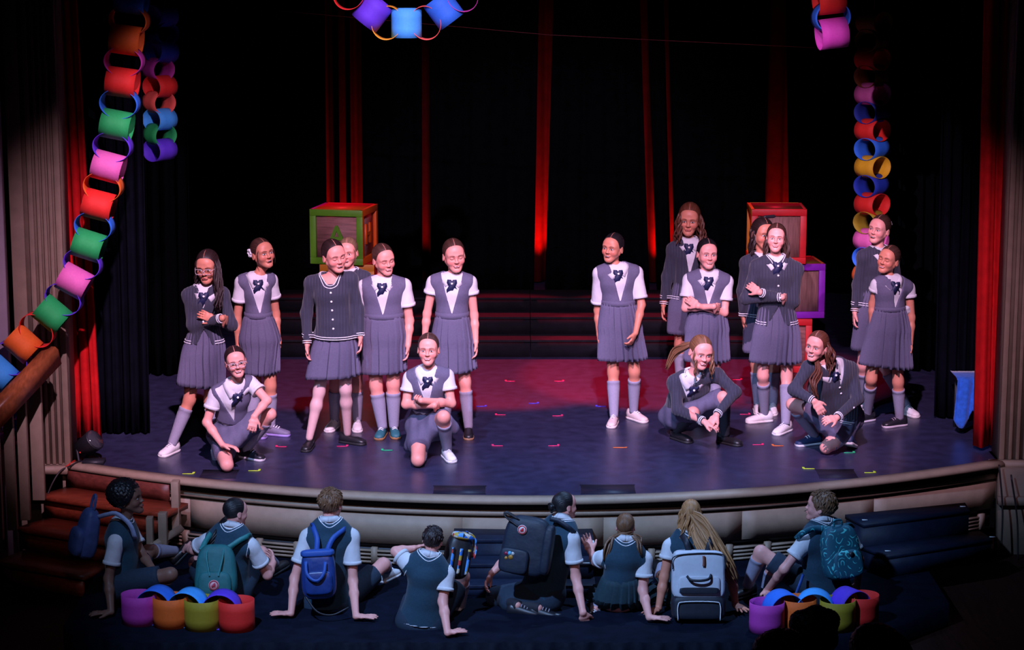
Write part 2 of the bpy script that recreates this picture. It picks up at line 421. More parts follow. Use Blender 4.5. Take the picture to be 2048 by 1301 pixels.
# under-stage side cheeks
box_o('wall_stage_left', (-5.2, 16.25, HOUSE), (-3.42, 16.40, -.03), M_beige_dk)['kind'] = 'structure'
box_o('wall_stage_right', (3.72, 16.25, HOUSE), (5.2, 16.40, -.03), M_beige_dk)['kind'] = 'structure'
box_o('trim_6', (-3.75, 16.18, -.05), (-3.37, 16.26, .004), M_beige)['kind'] = 'structure'
box_o('trim_7', (3.66, 16.34, -.05), (4.3, 16.44, .004), M_beige)['kind'] = 'structure'
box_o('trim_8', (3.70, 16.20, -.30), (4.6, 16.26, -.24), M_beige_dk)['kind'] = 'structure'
# stairs up to the stage on the left
st = tag(bpy.data.objects.new('stage_stairs', None), 'red stained wooden stairs with beige end posts climbing to the stage', 'stairs'); link(st); st.location = (-3, 15.4, HOUSE)
for o0, o1, z, xa, xb in [(.09, .40, -.16, -3.34, -2.36), (.37, .70, -.33, -3.30, -2.52), (.67, 1.0, -.50, -3.26, -2.62)]:
    sweep('tread', [(o0, z-.04), (o0, z), (o1-.01, z), (o1, z-.012), (o1, z-.03), (o1-.01, z-.04)], M_stair, xa, xb, 12, kind=False, parent=st)
    sweep('riser_board', [(o1-.06, z-.175), (o1-.06, z-.04), (o1-.04, z-.04), (o1-.04, z-.175)], M_stair, xa, xb-.03, 12, kind=False, parent=st)
sweep('riser_board', [(.090, -.16), (.090, -.035), (.105, -.035), (.105, -.16)], mat_wood('dark_red_wood', (.14, .03, .02), 5, (1.5, 9, 9), .5), -3.34, -2.5, 12, kind=False, parent=st)
for ch in st.children: ch.data.transform(Matrix.Translation(-st.location))
# stair cheek: newel block, two short posts and sloping foot rail
ck = st
def px_post(name, u0, u1, v0, v1, Y, d, material, parent):
    a = at_y(u0, v0, Y); b = at_y(u1, v1, Y); c = at_y(u0, v1, Y); m = MB()
    m.box(((a[0]+b[0])/2, Y+d/2, (a[2]+b[2])/2), (b[0]-a[0], d, a[2]-b[2])); return m.build(name, material, parent, parent.location, smooth=False, bevel=.004)
px_post('end_post', 291, 306, 1037, 1096, 15.30, .07, M_beige, ck)
px_post('end_post', 315, 334, 1028, 1096, 15.36, .07, M_beige, ck)
px_post('end_block', 341, 359, 966, 1064, 15.62, .10, M_beige, ck)
m = MB(); a = at_y(300, 1098, 15.28); b = at_y(362, 1058, 15.60); m.tube([a, b], .035, 4); m.build('foot_rail', M_beige, ck, ck.location, smooth=False)
# handrail with balusters
hr = tag(bpy.data.objects.new('stair_handrail', None), 'sloping polished wood handrail on square beige balusters', 'handrail'); link(hr); hr.location = tuple(at_y(60, 1050, 15.7))
a = at_y(104, 706, 15.92); b = at_y(-30, 846, 15.05); d = nz(b-a); up = nz(np.cross(np.cross(d, [0, 0, 1.]), d)); sd = np.cross(d, up)
m = MB(); prof = [(-.06, -.09), (-.06, .03), (-.04, .055), (.04, .055), (.06, .03), (.06, -.09)]
m.grid(np.array([[p+sd*x+up*y for x, y in prof] for p in (a, b)]), True, caps=True); m.build('rail', M_rail, hr, hr.location, smooth=False)
for u0, u1, vb, Y in [(66, 92, 1000, 15.92), (42, 62, 1040, 15.68), (16, 36, 1060, 15.48), (-8, 8, 1080, 15.30)]:
    p0 = at_y((u0+u1)/2, vb, Y); t = (Y-a[1])/(b[1]-a[1]); q = lerp(a, b, t); ww = (u1-u0)/285
    m = MB(); zt = q[2]-.045; zb = max(p0[2], HOUSE+.001); m.box((p0[0], Y, (zt+zb)/2), (ww, .055, zt-zb)); m.build('baluster', M_beige, hr, hr.location, smooth=False, bevel=.004)

# ------------------------------------------------------------------ curtains
def curtain(name, xs_bot, xs_top, Y, z0, z1, material, folds, amp, label, cat='curtain', n=None, ragged=0, grp=None, seed=0):
    """hanging cloth from (x0,x1) at the bottom to (x0,x1) at the top with soft folds"""
    rs = np.random.RandomState(seed); n = n or int(folds*10); ph = rs.rand()*6
    G = []
    for t in np.linspace(0, 1, 14):
        row = []
        for s in np.linspace(0, 1, n):
            x = lerp(lerp(xs_bot[0], xs_bot[1], s), lerp(xs_top[0], xs_top[1], s), t)
            a = amp*(1-.35*t); f = s*folds*2*math.pi+ph
            y = Y+a*math.sin(f+.6*math.sin(f*.5+t))+.3*a*math.sin(2.3*f+1)
            row.append([x+.25*a*math.cos(f), y, lerp(z0+(ragged*abs(math.sin(f*.5)) if t == 0 else 0), z1, t)])
        G.append(row)
    m = MB(); m.grid(np.array(G)); base = (sum(xs_bot)/2, Y, z0)
    o = m.build(name, material, None, base); tag(o, label, cat, grp)
    sm = o.modifiers.new('cloth_thickness', 'SOLIDIFY'); sm.thickness = .008
    return o
# red front curtain, gathered at both sides of the opening
def px_x(u, v, Y): return at_y(u, v, Y)[0]
curtain('house_curtain', (px_x(146, 890, 16.75), px_x(203, 890, 16.75)), (px_x(112, 60, 16.75), px_x(150, 60, 16.75)), 16.75, .10, 4.6, M_redcloth, 2.4, .05, 'red velour curtain gathered beside the handrail pilaster', seed=3)
curtain('house_curtain', (px_x(1946, 905, 16.75), px_x(1996, 905, 16.75)), (px_x(1962, 60, 16.75), px_x(2012, 60, 16.75)), 16.75, .03, 4.6, M_redcloth, 1.6, .05, 'red velour curtain gathered beside the draped blue cloth', seed=5)
# black wing curtains
M_leg = mat('black_leg_velour', (.0028, .0030, .0062), .95, .3, 8, .1, 60, spec=.04)
curtain('leg_curtain', (px_x(196, 860, 17.3), px_x(300, 860, 17.3)), (px_x(170, 60, 17.3), px_x(285, 60, 17.3)), 17.3, .02, 5, M_leg, 6, .05, 'black wing curtain behind the red curtain and lamp', seed=1, grp=None)
curtain('leg_curtain', (px_x(170, 760, 19.6), px_x(385, 760, 19.6)), (px_x(150, 60, 19.6), px_x(378, 60, 19.6)), 19.6, .02, 5.2, M_blackcloth, 8, .06, 'black wing curtain upstage of the short paper chain', seed=2)
curtain('leg_curtain', (px_x(1866, 840, 17.85), px_x(1965, 840, 17.85)), (px_x(1880, 60, 17.85), px_x(1990, 60, 17.85)), 17.85, .02, 5, M_leg, 5, .05, 'black wing curtain beside the draped blue cloth', seed=4)
curtain('leg_curtain', (px_x(1790, 760, 19.8), px_x(1900, 760, 19.8)), (px_x(1790, 60, 19.8), px_x(1920, 60, 19.8)), 19.8, .02, 5.2, M_blackcloth, 5, .06, 'black wing curtain upstage of the long paper chain', seed=6)
# red backdrop seen through the gaps between black drapes
YB = 24.0
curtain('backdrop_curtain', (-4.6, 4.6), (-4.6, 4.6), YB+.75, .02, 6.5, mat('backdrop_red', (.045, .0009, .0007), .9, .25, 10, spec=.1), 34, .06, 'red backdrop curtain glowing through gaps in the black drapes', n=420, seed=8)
gaps = [((655, 672), (652, 662)), ((680, 694), (677, 690)), ((703, 729), (701, 723)), ((846, 860), (846, 862)), ((1068, 1090), (1084, 1118)), ((1299, 1315), (1262, 1276)), ((1344, 1352), (1312, 1321)), ((1526, 1580), (1544, 1556))]
lb, lt = -60, -60
names = ['black drape filling the far side towards the handrail', 'narrow black drape strip between the red glows above the lettered block', 'second narrow black drape strip above the lettered block', 'black drape behind the pupils of the smaller cluster', 'broad black drape upstage of the kneeling pupil with crossed arms', 'black drape behind the gap between the two clusters', 'slanted black drape strip upstage of the wavy red-haired pupil', 'black drape behind the red lettered block stack', 'black drape filling the far side towards the blue cloth']
for i, (b_, t_) in enumerate(gaps+[((2110, 2120), (2110, 2120))]):
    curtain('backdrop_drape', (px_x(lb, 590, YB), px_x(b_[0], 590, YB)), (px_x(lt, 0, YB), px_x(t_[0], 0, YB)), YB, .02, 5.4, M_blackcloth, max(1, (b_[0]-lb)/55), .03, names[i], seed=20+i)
    lb, lt = b_[1], t_[1]
# floor lamps between drapes and backdrop, throwing red up the folds
for u, e in ((690, 10), (853, 2.4), (1080, 20), (1308, 12), (1552, 8)):
    x = px_x(u, 590, YB)
    o = spot('red_uplight', (x+.12, YB+.35, .12), (x, YB+.85, .95), e*20, (1, .02, .01), 62, .9, .05)
    f = empty('floor_uplight', (x+.12, YB+.35, 0), 'small black uplight lamp on the floor behind the black drapes', 'lamp', 'uplights behind the drapes')
    m = MB(); m.tube([(x+.12, YB+.33, .02), (x+.12, YB+.36, .10)], .06, 12); m.build('lamp_can', M_black, f, f.location)
# ceiling of the stage house (far above the frame)
box_o('ceiling', (-5.3, 15.5, 8), (5.3, 25.3, 8.1), M_void)['kind'] = 'structure'
# thin wire crossing above the stage
m = MB(); m.tube([at_y(560, 22, 18.5), at_y(1100, 70, 18.5), at_y(1720, 100, 18.5)], .003, 5)
tag(m.build('overhead_wire', mat('wire', (.05, .008, .010), .5, spec=.1)), 'thin wire strung high across the stage opening', 'wire')

# ------------------------------------------------------------------ risers at the back of the stage
def riser(x0, x1, label):
    e = empty('choir_riser', ((x0+x1)/2, 20.45, 0), label, 'riser', 'black risers')
    y = 20.45; z = 0
    for k, hgt in enumerate((.17, .17, .14)):
        m = MB(); m.box(((x0+x1)/2, y+.5-.14*k, z+hgt/2-.012), (x1-x0-.006, 1.0-.28*k, hgt-.024)); m.build('front_board', M_riser, e, e.location, smooth=False)
        m = MB(); m.box(((x0+x1)/2, y+.49-.14*k, z+hgt-.012), (x1-x0-.004, 1.02-.28*k, .024)); m.build('tread', M_riser, e, e.location, smooth=False, bevel=.004)
        z += hgt; y += .28
xm = px_x(1061, 690, 20.45)
riser(xm-2.44, xm, 'black stepped riser unit behind the pupils on the handrail side')
riser(xm, xm+2.44, 'black stepped riser unit behind the pupils on the blue cloth side')

# ------------------------------------------------------------------ alphabet blocks
def text_mesh(ch, size, depth):
    c = bpy.data.curves.new('letter', 'FONT'); c.body = ch; c.size = size; c.extrude = depth; c.align_x = 'CENTER'; c.align_y = 'CENTER'; c.offset = size*.012
    o = bpy.data.objects.new('letter_tmp', c); COL.objects.link(o)
    dg = bpy.context.evaluated_depsgraph_get(); me = bpy.data.meshes.new_from_object(o.evaluated_get(dg))
    bpy.data.objects.remove(o); return me
M_panel = mat_wood('block_panel_wood', (.30, .13, .12), 7, (1, 1, 9), .6)
M_panel_v = mat_wood('block_panel_wood_upright', (.30, .15, .13), 7, (9, 9, 1), .6)
def block(x, y, z, s, rz, cols, letters, label, panel=M_panel):
    """cols/letters for the front, right, left, back faces; painted frame bars around a recessed board on each face"""
    e = empty('alphabet_block', (x, y, z), label, 'block', None); e.rotation_euler = (0, 0, rz)
    m = MB(); m.box((0, 0, s/2), (s-.06, s-.06, s-.06)); m.build('core_board', panel, e, (0, 0, 0), smooth=False)
    fw = .062*s/.52; h = s/2; t = .018
    for k in range(4):
        a = k*math.pi/2; R = np.array([[math.cos(a), -math.sin(a), 0], [math.sin(a), math.cos(a), 0], [0, 0, 1]])
        cm = mat('paint_'+cols[k][0], cols[k][1], .5, .12, 12, .05, 50)
        for (cx, cz, wx, wz) in ((0, s-fw/2, s, fw), (0, fw/2, s, fw), (-h+fw/2, h, fw, s-2*fw), (h-fw/2, h, fw, s-2*fw)):
            m = MB(); m.box((0, 0, 0), (wx-.002, .03, wz)); m.V[0] = (m.V[0]+[cx, -h+.015, cz])@R.T; m.build('frame_bar', cm, e, (0, 0, 0), smooth=False, bevel=.003)
        if letters[k]:
            me = text_mesh(letters[k], s*.52, .008); me.materials.append(cm)
            o = bpy.data.objects.new('letter', me); link(o, e); p = R@np.array([0, -h+.022, s*.5]); o.location = tuple(p); o.rotation_euler = (math.pi/2, 0, a)
    m = MB(); m.box((0, 0, s-.012), (s-.05, s-.05, .022)); m.build('top_board', mat('paint_top_'+cols[1][0], tuple(c*.8 for c in cols[1][1]), .5), e, (0, 0, 0), smooth=False)
    return e
RED = ('red', (.62, .010, .016)); GRN = ('green', (.10, .30, .012)); ORG = ('orange', (.70, .10, .008)); YEL = ('yellow_orange', (.62, .22, .01)); PUR = ('purple', (.22, .01, .42))
S = .50; YBk = 19.95
xA = at_y(684, 470, YBk)[0]
block(xA+.02, YBk, 2*S+.005, S, -.22, [GRN, ORG, RED, PUR], ['A', 'H', None, None], 'toy block with green frame and letter A, topmost of its stack')
block(xA+.07, YBk+.02, S+.002, S, -.05, [YEL, RED, GRN, PUR], ['C', None, None, None], 'toy block with yellow-orange frame under the letter A block')
block(xA+.02, YBk+.02, 0, S, .06, [RED, GRN, PUR, YEL], [None]*4, 'toy block with red frame at the bottom of the letter A stack')
xB = at_y(1552, 470, YBk)[0]
block(xB, YBk, 2*S+.01, S, -.02, [RED, ('brown', (.10, .03, .012)), GRN, YEL], ['I', None, None, None], 'toy block with red frame, topmost of the stack with the purple block', M_panel_v)
block(xB+.16, YBk+.02, S+.005, S, .10, [PUR, ('olive', (.12, .10, .01)), RED, GRN], [None]*4, 'toy block with purple frame in the middle of its stack', M_panel_v)
block(xB+.08, YBk+.02, 0, S, -.04, [RED, ORG, GRN, PUR], [None]*4, 'toy block with red frame under the purple block')

# ------------------------------------------------------------------ paper chains
def pmat(n, c): return mat('paper_'+n, c, .75, .06, 60, .03, 200)
PC = dict(red=(.72, .018, .012), orange=(.80, .13, .012), green=(.012, .36, .085), pink=(.72, .13, .42), blue=(.02, .16, .72), lblue=(.05, .36, .85), violet=(.10, .03, .60), yellow=(.75, .42, .01), gold=(.72, .32, .01), coral=(.75, .10, .07), magenta=(.50, .04, .36), navy=(.01, .03, .28), olive=(.32, .24, .01), brown=(.20, .05, .01), dblue=(.01, .04, .42))
def hoop(col, c, axis, along, width, da, db, parent, name='paper_link'):
    axis = nz(axis); along = nz(along-axis*np.dot(along, axis)); perp = np.cross(axis, along)
    a = np.linspace(0, 2*np.pi, 40, endpoint=False); G = []
    for wv in (-.5, -.17, .17, .5):
        G.append([c+axis*wv*width+along*math.cos(t)*da/2+perp*math.sin(t)*db/2 for t in a])
    m = MB(); m.grid(np.array(G), True); o = m.build(name, pmat(col, PC[col]), parent, parent.location)
    sm = o.modifiers.new('paper', 'SOLIDIFY'); sm.thickness = .003; sm.offset = 0
    return o
def chain(label, links, width, gap=None, phi=0, first_a=True, da=.21, db=.27, ax=None, loc=None, string=False):
    """links: (colour, world point); alternating hoops turned by a quarter about the chain direction"""
    P = np.array([p for _, p in links]); e = empty('paper_chain', P[len(P)//2] if loc is None else loc, label, 'paper chain')
    T = np.gradient(P, axis=0)
    for i, (c, p) in enumerate(links):
        t = nz(T[i]); d = nz(np.array([0, 1., 0])-t*t[1]); s = np.cross(t, d)
        a1 = s*math.cos(phi)+d*math.sin(phi); a2 = -s*math.sin(phi)+d*math.cos(phi)
        isA = (i % 2 == 0) == first_a
        hoop(c, p, a1 if isA else a2, t, width, da, db, e)
    if string:
        m = MB(); m.tube([P[0]+A3([0, 0, da*.45]), P[0]+A3([0, .0, 1.5]), A3([P[0][0], P[0][1], 8.0])], .0025, 5); m.build('string', mat('red_string', (.5, .05, .03), .7), e, e.location)
    return e
def path_links(seq, Yf):
    return [(c, at_y(u, v, Yf(v))) for c, u, v in seq]
seq = [('blue', 264, -2), ('orange', 259, 40), ('orange', 253, 80), ('magenta', 250, 122), ('red', 245, 165), ('blue', 241, 206), ('green', 234, 250), ('violet', 227, 292), ('pink', 217, 334), ('orange', 208, 372), ('red', 198, 411), ('blue', 190, 451), ('green', 178, 491), ('violet', 167, 527), ('pink', 149, 563), ('violet', 129, 597), ('green', 104, 629), ('red', 76, 659), ('orange', 45, 688), ('violet', 24, 715), ('lblue', -4, 745)]
chain('long paper chain sagging down past the pilaster to the handrail', path_links(seq, lambda v: 16.0-.10*max(0, v-480)/265), .215, phi=0)
seq = [('dblue', 322, 32), ('navy', 322, 66), ('dblue', 323, 103), ('magenta', 314, 138), ('red', 320, 173), ('coral', 316, 205), ('lblue', 320, 239), ('green', 318, 270), ('violet', 320, 300)]
chain('short paper chain hanging straight down before the black wing curtain', path_links(seq, lambda v: 17.9), .185, phi=.86, da=.175, db=.22, string=True)
seq = [('brown', 1748, 45), ('brown', 1747, 81), ('red', 1745, 118), ('brown', 1745, 152), ('pink', 1745, 188), ('navy', 1745, 224), ('red', 1745, 260), ('blue', 1745, 297), ('yellow', 1745, 334), ('dblue', 1744, 371), ('red', 1744, 408), ('olive', 1743, 444), ('pink', 1742, 480), ('blue', 1741, 515), ('orange', 1740, 550)]
chain('long paper chain hanging straight down behind two pupils', path_links(seq, lambda v: 18.6), .205, phi=-.86, da=.185, db=.235, string=True)
seq = [('red', 1658, -2), ('blue', 1661, 34), ('magenta', 1664, 67)]
chain('end of a paper chain with red and magenta links hanging from above', path_links(seq, lambda v: 16.2), .20, phi=.1, da=.22, db=.25, string=True)
seq = [('red', 700, -14), ('violet', 745, 24), ('gold', 775, 45), ('lblue', 813, 46), ('coral', 852, 45), ('blue', 888, 20), ('magenta', 925, -10)]
chain('swag of paper chain with a light blue link at its lowest point', path_links(seq, lambda v: 15.9), .205, phi=0, first_a=False, da=.215, db=.24)
def floor_chain(label, seq, hts):
    P = []
    for (c, u, v), isA in zip(seq, (1, 0)*4):
        p = at_z(u, v, PIT); P.append((c, p))
    e = empty('paper_chain', P[3][1], label, 'paper chain'); T = np.gradient(np.array([p for _, p in P]), axis=0); Z = np.array([0, 0, 1.])
    for i, (c, p) in enumerate(P):
        t = nz(T[i])
        if i % 2 == 0: hoop(c, p+Z*.101, Z, t, .20, .235, .21, e)
        else: hoop(c, p+Z*.122+A3([0, .035, 0]), np.cross(t, Z), t, .15, .245, .238, e)
    return e
floor_chain('paper chain on the pit deck beside the seated pupil in blue backpack', [('magenta', 279, 1246), ('blue', 313, 1249), ('orange', 342, 1251), ('lblue', 376, 1254), ('olive', 405, 1256), ('violet', 443, 1258), ('red', 474, 1258)], None)
floor_chain('paper chain on the pit deck behind the audience heads', [('magenta', 1533, 1262), ('blue', 1566, 1258), ('orange', 1596, 1255), ('lblue', 1630, 1256), ('olive', 1674, 1258), ('violet', 1700, 1252), ('red', 1722, 1248)], None)
# loose rolled paper behind the balusters
rp = empty('paper_chain', at_y(20, 880, 15.9), 'bundle of pink and blue paper links behind the balusters', 'paper chain')
hoop('pink', at_y(28, 862, 15.95), np.array([.25, -1, 0]), np.array([0, 0, 1.]), .10, .19, .17, rp); hoop('blue', at_y(20, 838, 16.02), np.array([1, 0, 0]), np.array([0, 0, 1.]), .12, .18, .16, rp)
hoop('magenta', at_y(10, 884, 15.85), np.array([1, -.3, 0]), np.array([0, 0, 1.]), .10, .12, .14, rp)

# ------------------------------------------------------------------ small stage things
tape_cols = dict(y=(.55, .75, .05), p=(.75, .03, .16), g=(.03, .55, .22), o=(.8, .18, .04), b=(.06, .06, .7))
tn = dict(y='yellow-green', p='pink', g='green', o='orange', b='blue')
def tape(u, v, c, L=.085, L2=.045, mir=1):
    p = at_z(u, v, .0035); m = MB(); m.box(p, (L, .018, .003)); m.box(p+A3([mir*L*.45, .012+L2*.5, 0]), (.018, L2, .003))
    tag(m.build('floor_tape', mat('tape_'+c, tape_cols[c], .6, .1), None, p-A3([0, 0, .0015]), smooth=False), tn[c]+' spike mark of tape stuck on the stage floor', 'floor tape', tn[c]+' spike marks')
for u, v, c, mr in [(376, 948, 'y', 1), (508, 942, 'y', 1), (1618, 938, 'y', -1), (1740, 946, 'y', 1), (562, 894, 'p', -1), (684, 893, 'p', 1), (995, 892, 'p', -1), (1107, 892, 'p', 1), (1001, 830, 'p', -1), (1115, 832, 'p', 1), (1020, 763, 'p', -1), (1118, 763, 'p', 1), (1475, 760, 'p', 1), (1490, 829, 'p', 1), (1516, 890, 'p', 1), (1556, 892, 'o', -1), (774, 901, 'g', -1), (1699, 906, 'g', 1), (962, 813, 'b', 1), (1067, 807, 'b', 1), (1202, 813, 'b', -1)]: tape(u, v, c, mir=mr)
tape(1240, 895.5, 'o', .11, .004); tape(1870, 955, 'y', .07, .02) if False else None
M_pocket = mat('floor_pocket_metal', (.016, .012, .026), .5, .2, 20, spec=.3)
for u0, u1, v0, v1, lb_ in [(866, 971, 973, 989, 'dark floor pocket lid in front of the pupil kneeling with crossed arms'), (1163, 1268, 971, 989, 'dark floor pocket lid in front of the pupil in pale pink shoes'), (398, 478, 941, 957, 'dark floor pocket lid before the squatting pupil in glasses'), (1640, 1706, 940, 957, 'dark floor pocket lid near the pupil with long hair over her chest')]:
    a = at_z(u0, v1, 0); b = at_z(u1, v0, 0); e = empty('floor_pocket', ((a[0]+b[0])/2, (a[1]+b[1])/2, 0), lb_, 'floor hatch')
    m = MB(); m.box(((a[0]+b[0])/2, (a[1]+b[1])/2, .0015), (b[0]-a[0], b[1]-a[1], .003)); m.build('lid', M_pocket, e, e.location, smooth=False)
    for k in (0, 1):
        m = MB(); m.box(((a[0]+b[0])/2, (a[1], b[1])[k], .002), (b[0]-a[0]+.012, .008, .004)); m.build('rim', M_pocket, e, e.location, smooth=False)
# floor lamp by the red curtain with cable
p = at_z(168, 926, 0); e = empty('floor_spotlight', p, 'black floor spotlight leaning by the foot of the red curtain', 'lamp')
ax = nz([.55, -.25, .45]); c = p+A3([.03, .05, .13])
m = MB(); m.tube([c-ax*.09, c-ax*.08, c+ax*.07, c+ax*.075], [.05, .075, .085, .085], 16); m.build('lamp_can', M_black, e, e.location)
m = MB(); m.tube([c+ax*.076, c+ax*.082], [.076, .076], 16); m.build('lens', mat('lamp_lens', (.05, .05, .06), .1), e, e.location)
m = MB(); m.tube(crom([p+A3([-.03, -.04, .01]), c+A3([-.08, 0, 0]), p+A3([.1, .1, .01])], 12), .010, 6); m.build('yoke', M_black, e, e.location)
m = MB(); m.box(p+A3([.08, -.02, .015]), (.16, .12, .03)); m.build('base_plate', M_black, e, e.location, smooth=False)
m = MB(); m.box(c-ax*.05+A3([-.02, -.07, -.02]), (.012, .006, .012)); m.build('indicator_light', mat('red_indicator', (.7, .02, .01), .4), e, e.location)
m = MB(); m.tube(crom([p+A3([-.02, 0, .02]), at_z(146, 930, .012), at_y(122, 942, 16.16), at_y(106, 965, 16.10), at_y(95, 990, 16.02)], 20), .007, 6)
tag(m.build('power_cable', mat('cable_black', (.02, .012, .012), .5)), 'black power cable running from the floor spotlight over the stage edge', 'cable')
m = MB(); m.tube([at_z(150, 922, .016), at_y(131, 936, 16.20)], .009, 6); tag(m.build('cable_sleeve', mat('cable_red', (.55, .02, .01), .5)), 'red cable sleeve crossing the stage edge by the lamp', 'cable')
# blue cloth over a chair in the wings
bc = at_z(1930, 872, 0); e = empty('draped_chair', bc, 'chair in the wings beneath a blue cloth', 'chair'); Yc = bc[1]+.1
zt = at_y(1930, 760, Yc)[2]
for dx in (-.02, .16):
    for dy in (0, .2):
        m = MB(); m.box((bc[0]+dx, Yc+dy+.02, zt*.48), (.025, .025, zt*.96)); m.build('leg', M_black, e, e.location, smooth=False)
m = MB(); m.box((bc[0]+.07, Yc+.12, zt-.02), (.22, .26, .03)); m.build('seat', M_black, e, e.location, smooth=False)
rows = []
for k, t in enumerate(np.linspace(0, 1, 14)):
    row = []
    for s in np.linspace(0, 1, 40):
        hang = zt*(.62+.38*abs(math.sin(s*5.2+.6)))*.97
        if t < .2: q = A3([lerp(bc[0]-.06, bc[0]+.22, s), Yc+.28-(.30)*t/.2, zt+.012])
        else:
            tt = (t-.2)/.8; q = A3([lerp(bc[0]-.06-.03*tt, bc[0]+.22, s), Yc-.03-.05*tt+.018*math.sin(s*17+tt), zt+.012-hang*tt*.92])
        row.append(q)
    rows.append(row)
m = MB(); m.grid(np.array(rows)); o = m.build('blue_cloth', mat('blue_fleece', (.015, .13, .62), .9, .25, 25, .3, 60, sheen=.3), None, bc)
tag(o, 'bright blue cloth draped over the chair in the wings', 'cloth'); o.modifiers.new('t', 'SOLIDIFY').thickness = .006
# cables on the wall at the right
for k, (u0, v0, u1, v1) in enumerate([(1998, 930, 2002, 1110), (2022, 950, 2036, 1120)]):
    m = MB(); m.tube(crom([at_y(u0, v0, 16.2), at_y((u0+u1)/2+5, (v0+v1)/2, 16.15), at_y(u1, v1, 16.1)], 14), .007, 6)
    tag(m.build('wall_cable', mat('cable_black', (.02, .012, .012), .5)), ['dark cable hanging down the wall nearer to the stage nosing', 'dark cable hanging down the wall farther from the stage nosing'][k], 'cable')

# ------------------------------------------------------------------ black step units in the pit
M_step = mat('black_step', (.008, .012, .030), .55, .25, 14, .08, 60, spec=.2)
M_white = mat('white_tape', (.75, .78, .8), .6, .05)
def steps(name, label, levels, tapes):
    lo = np.min([l[0] for l in levels], 0); hi = np.max([l[1] for l in levels], 0)
    e = empty(name, ((lo[0]+hi[0])/2, lo[1], PIT), label, 'steps')
    for a, b in levels:
        a = A3(a); b = A3(b); m = MB(); m.box(((a+b)/2)-A3([0, 0, .0125]), (b-a)-A3([.02, .02, .025])); m.build('step_box', M_step, e, e.location, smooth=False)
        m = MB(); m.box(((a[0]+b[0])/2, (a[1]+b[1])/2, b[2]-.0125), (b[0]-a[0], b[1]-a[1], .025)); m.build('tread', M_step, e, e.location, smooth=False, bevel=.004)
    for p, s_ in tapes:
        m = MB(); m.box(p, s_); m.build('edge_tape', M_white, e, e.location, smooth=False)
    return e
xa = at_y(907, 1060, 15.2)[0]; xb = at_y(1186, 1060, 15.2)[0]
def zofv(v, Y): return at_y(1024, v, Y)[2]
z1 = zofv(1080, 15.05); z2 = zofv(1146, 14.82); z2 = max(z2, PIT+.2)
steps('pit_steps', 'black step unit in the pit between the seated pupils', [((xa, 15.05, PIT+.001), (xb, 15.36, z1)), ((xa, 14.82, PIT+.001), (xb, 15.06, lerp(PIT, z1, .62))), ((xa+.05, 14.64, PIT+.001), (xb-.0, 14.84, lerp(PIT, z1, .28)))],
      [(A3([xb-.06, 15.055, z1+.002]), (.05, .02, .003)), (A3([xb-.004, 15.045, z1-.03]), (.012, .006, .05)), (A3([xb-.06, 14.84, lerp(PIT, z1, .62)+.002]), (.05, .02, .003))])
# corner steps at the right: two levels set at an angle
def wedge_steps():
    z_a = -.20; z_b = -.365
    A = [at_z(1690, 1030, z_a), at_z(1728, 1049, z_a), at_z(1940, 1022, z_a), at_z(1930, 1006, z_a)]
    B = [at_z(1720, 1092, z_b), at_z(1774, 1112, z_b), at_z(1985, 1080, z_b), at_z(1960, 1062, z_b)]
    e = empty('corner_steps', tuple(at_z(1780, 1140, PIT)), 'black two-level corner steps leading up to the stage', 'steps')
    for P, z in ((A, z_a), (B, z_b)):
        back = [P[3]+A3([.0, .25, 0]), P[0]+A3([0, .25, 0])]; pts = [(p[0], p[1]) for p in (P[0], P[1], P[2], P[3])]
        for nm, zz, th, k in (('step_box', (z-.03+PIT)/2, z-.03-PIT-.002, .985), ('tread', z-.015, .03, 1.0)):
            m = MB(); c = np.mean(pts, 0); prism(m, [((x-c[0])*k+c[0], (y-c[1])*k+c[1]) for x, y in pts], (0, 0, zz), A3([1, 0, 0]), A3([0, 1, 0]), A3([0, 0, 1]), th)
            m.build(nm, M_step, e, e.location, smooth=False)
    for u, v, z in ((1730, 1042, z_a), (1926, 1015, z_a), (1776, 1104, z_b), (1985, 1076, z_b)):
        p = at_z(u, v, z); m = MB(); m.box(p+A3([0, 0.01, .003]), (.04, .018, .003)); m.build('edge_tape', M_white, e, e.location, smooth=False)
wedge_steps()
# ================================================================== PEOPLE
M_skin = mat_attr('skin', .48, .35)
M_shirt = mat('white_shirt', (.60, .585, .62), .8, .05, 20, .55, 22, stretch=(1, 1, .6))
M_vest = mat('grey_suiting', (.098, .090, .152), .85, .10, 90, .12, 25)
M_card = mat_knit('charcoal_knit', (.026, .028, .050))
M_navy = mat('navy_ribbon', (.008, .012, .055), .6, .15, 40)
M_teal = mat('teal_knit_vest', (.009, .042, .074), .85, .15, 70, .2, 160, sheen=.1)
M_sock = mat('grey_sock', (.29, .27, .36), .9, .06, 80, .2, 220)
M_trim = mat('white_trim', (.78, .76, .80), .8, .03)
M_pearl = mat('pearl_button', (.85, .82, .85), .25, .02)
M_shorts = mat('navy_shorts', (.012, .026, .050), .85, .15, 60, .15, 40)
SHOES = dict(white=((.78, .74, .74), (.80, .76, .74)), black=((.012, .011, .014), (.015, .014, .016)), blackw=((.014, .014, .02), (.6, .56, .62)), teal=((.02, .12, .14), (.30, .14, .05)), pinkw=((.72, .54, .50), (.74, .62, .58)), purple=((.16, .14, .22), (.32, .24, .60)), navy=((.015, .03, .09), (.6, .6, .62)), blackgum=((.013, .012, .016), (.32, .18, .10)))
HAIR = dict(black=(.010, .008, .010), dkbrown=(.022, .010, .010), brown=(.052, .022, .016), auburn=(.11, .034, .018), ltbrown=(.17, .075, .034), blond=(.42, .19, .075), dkblond=(.19, .105, .062))
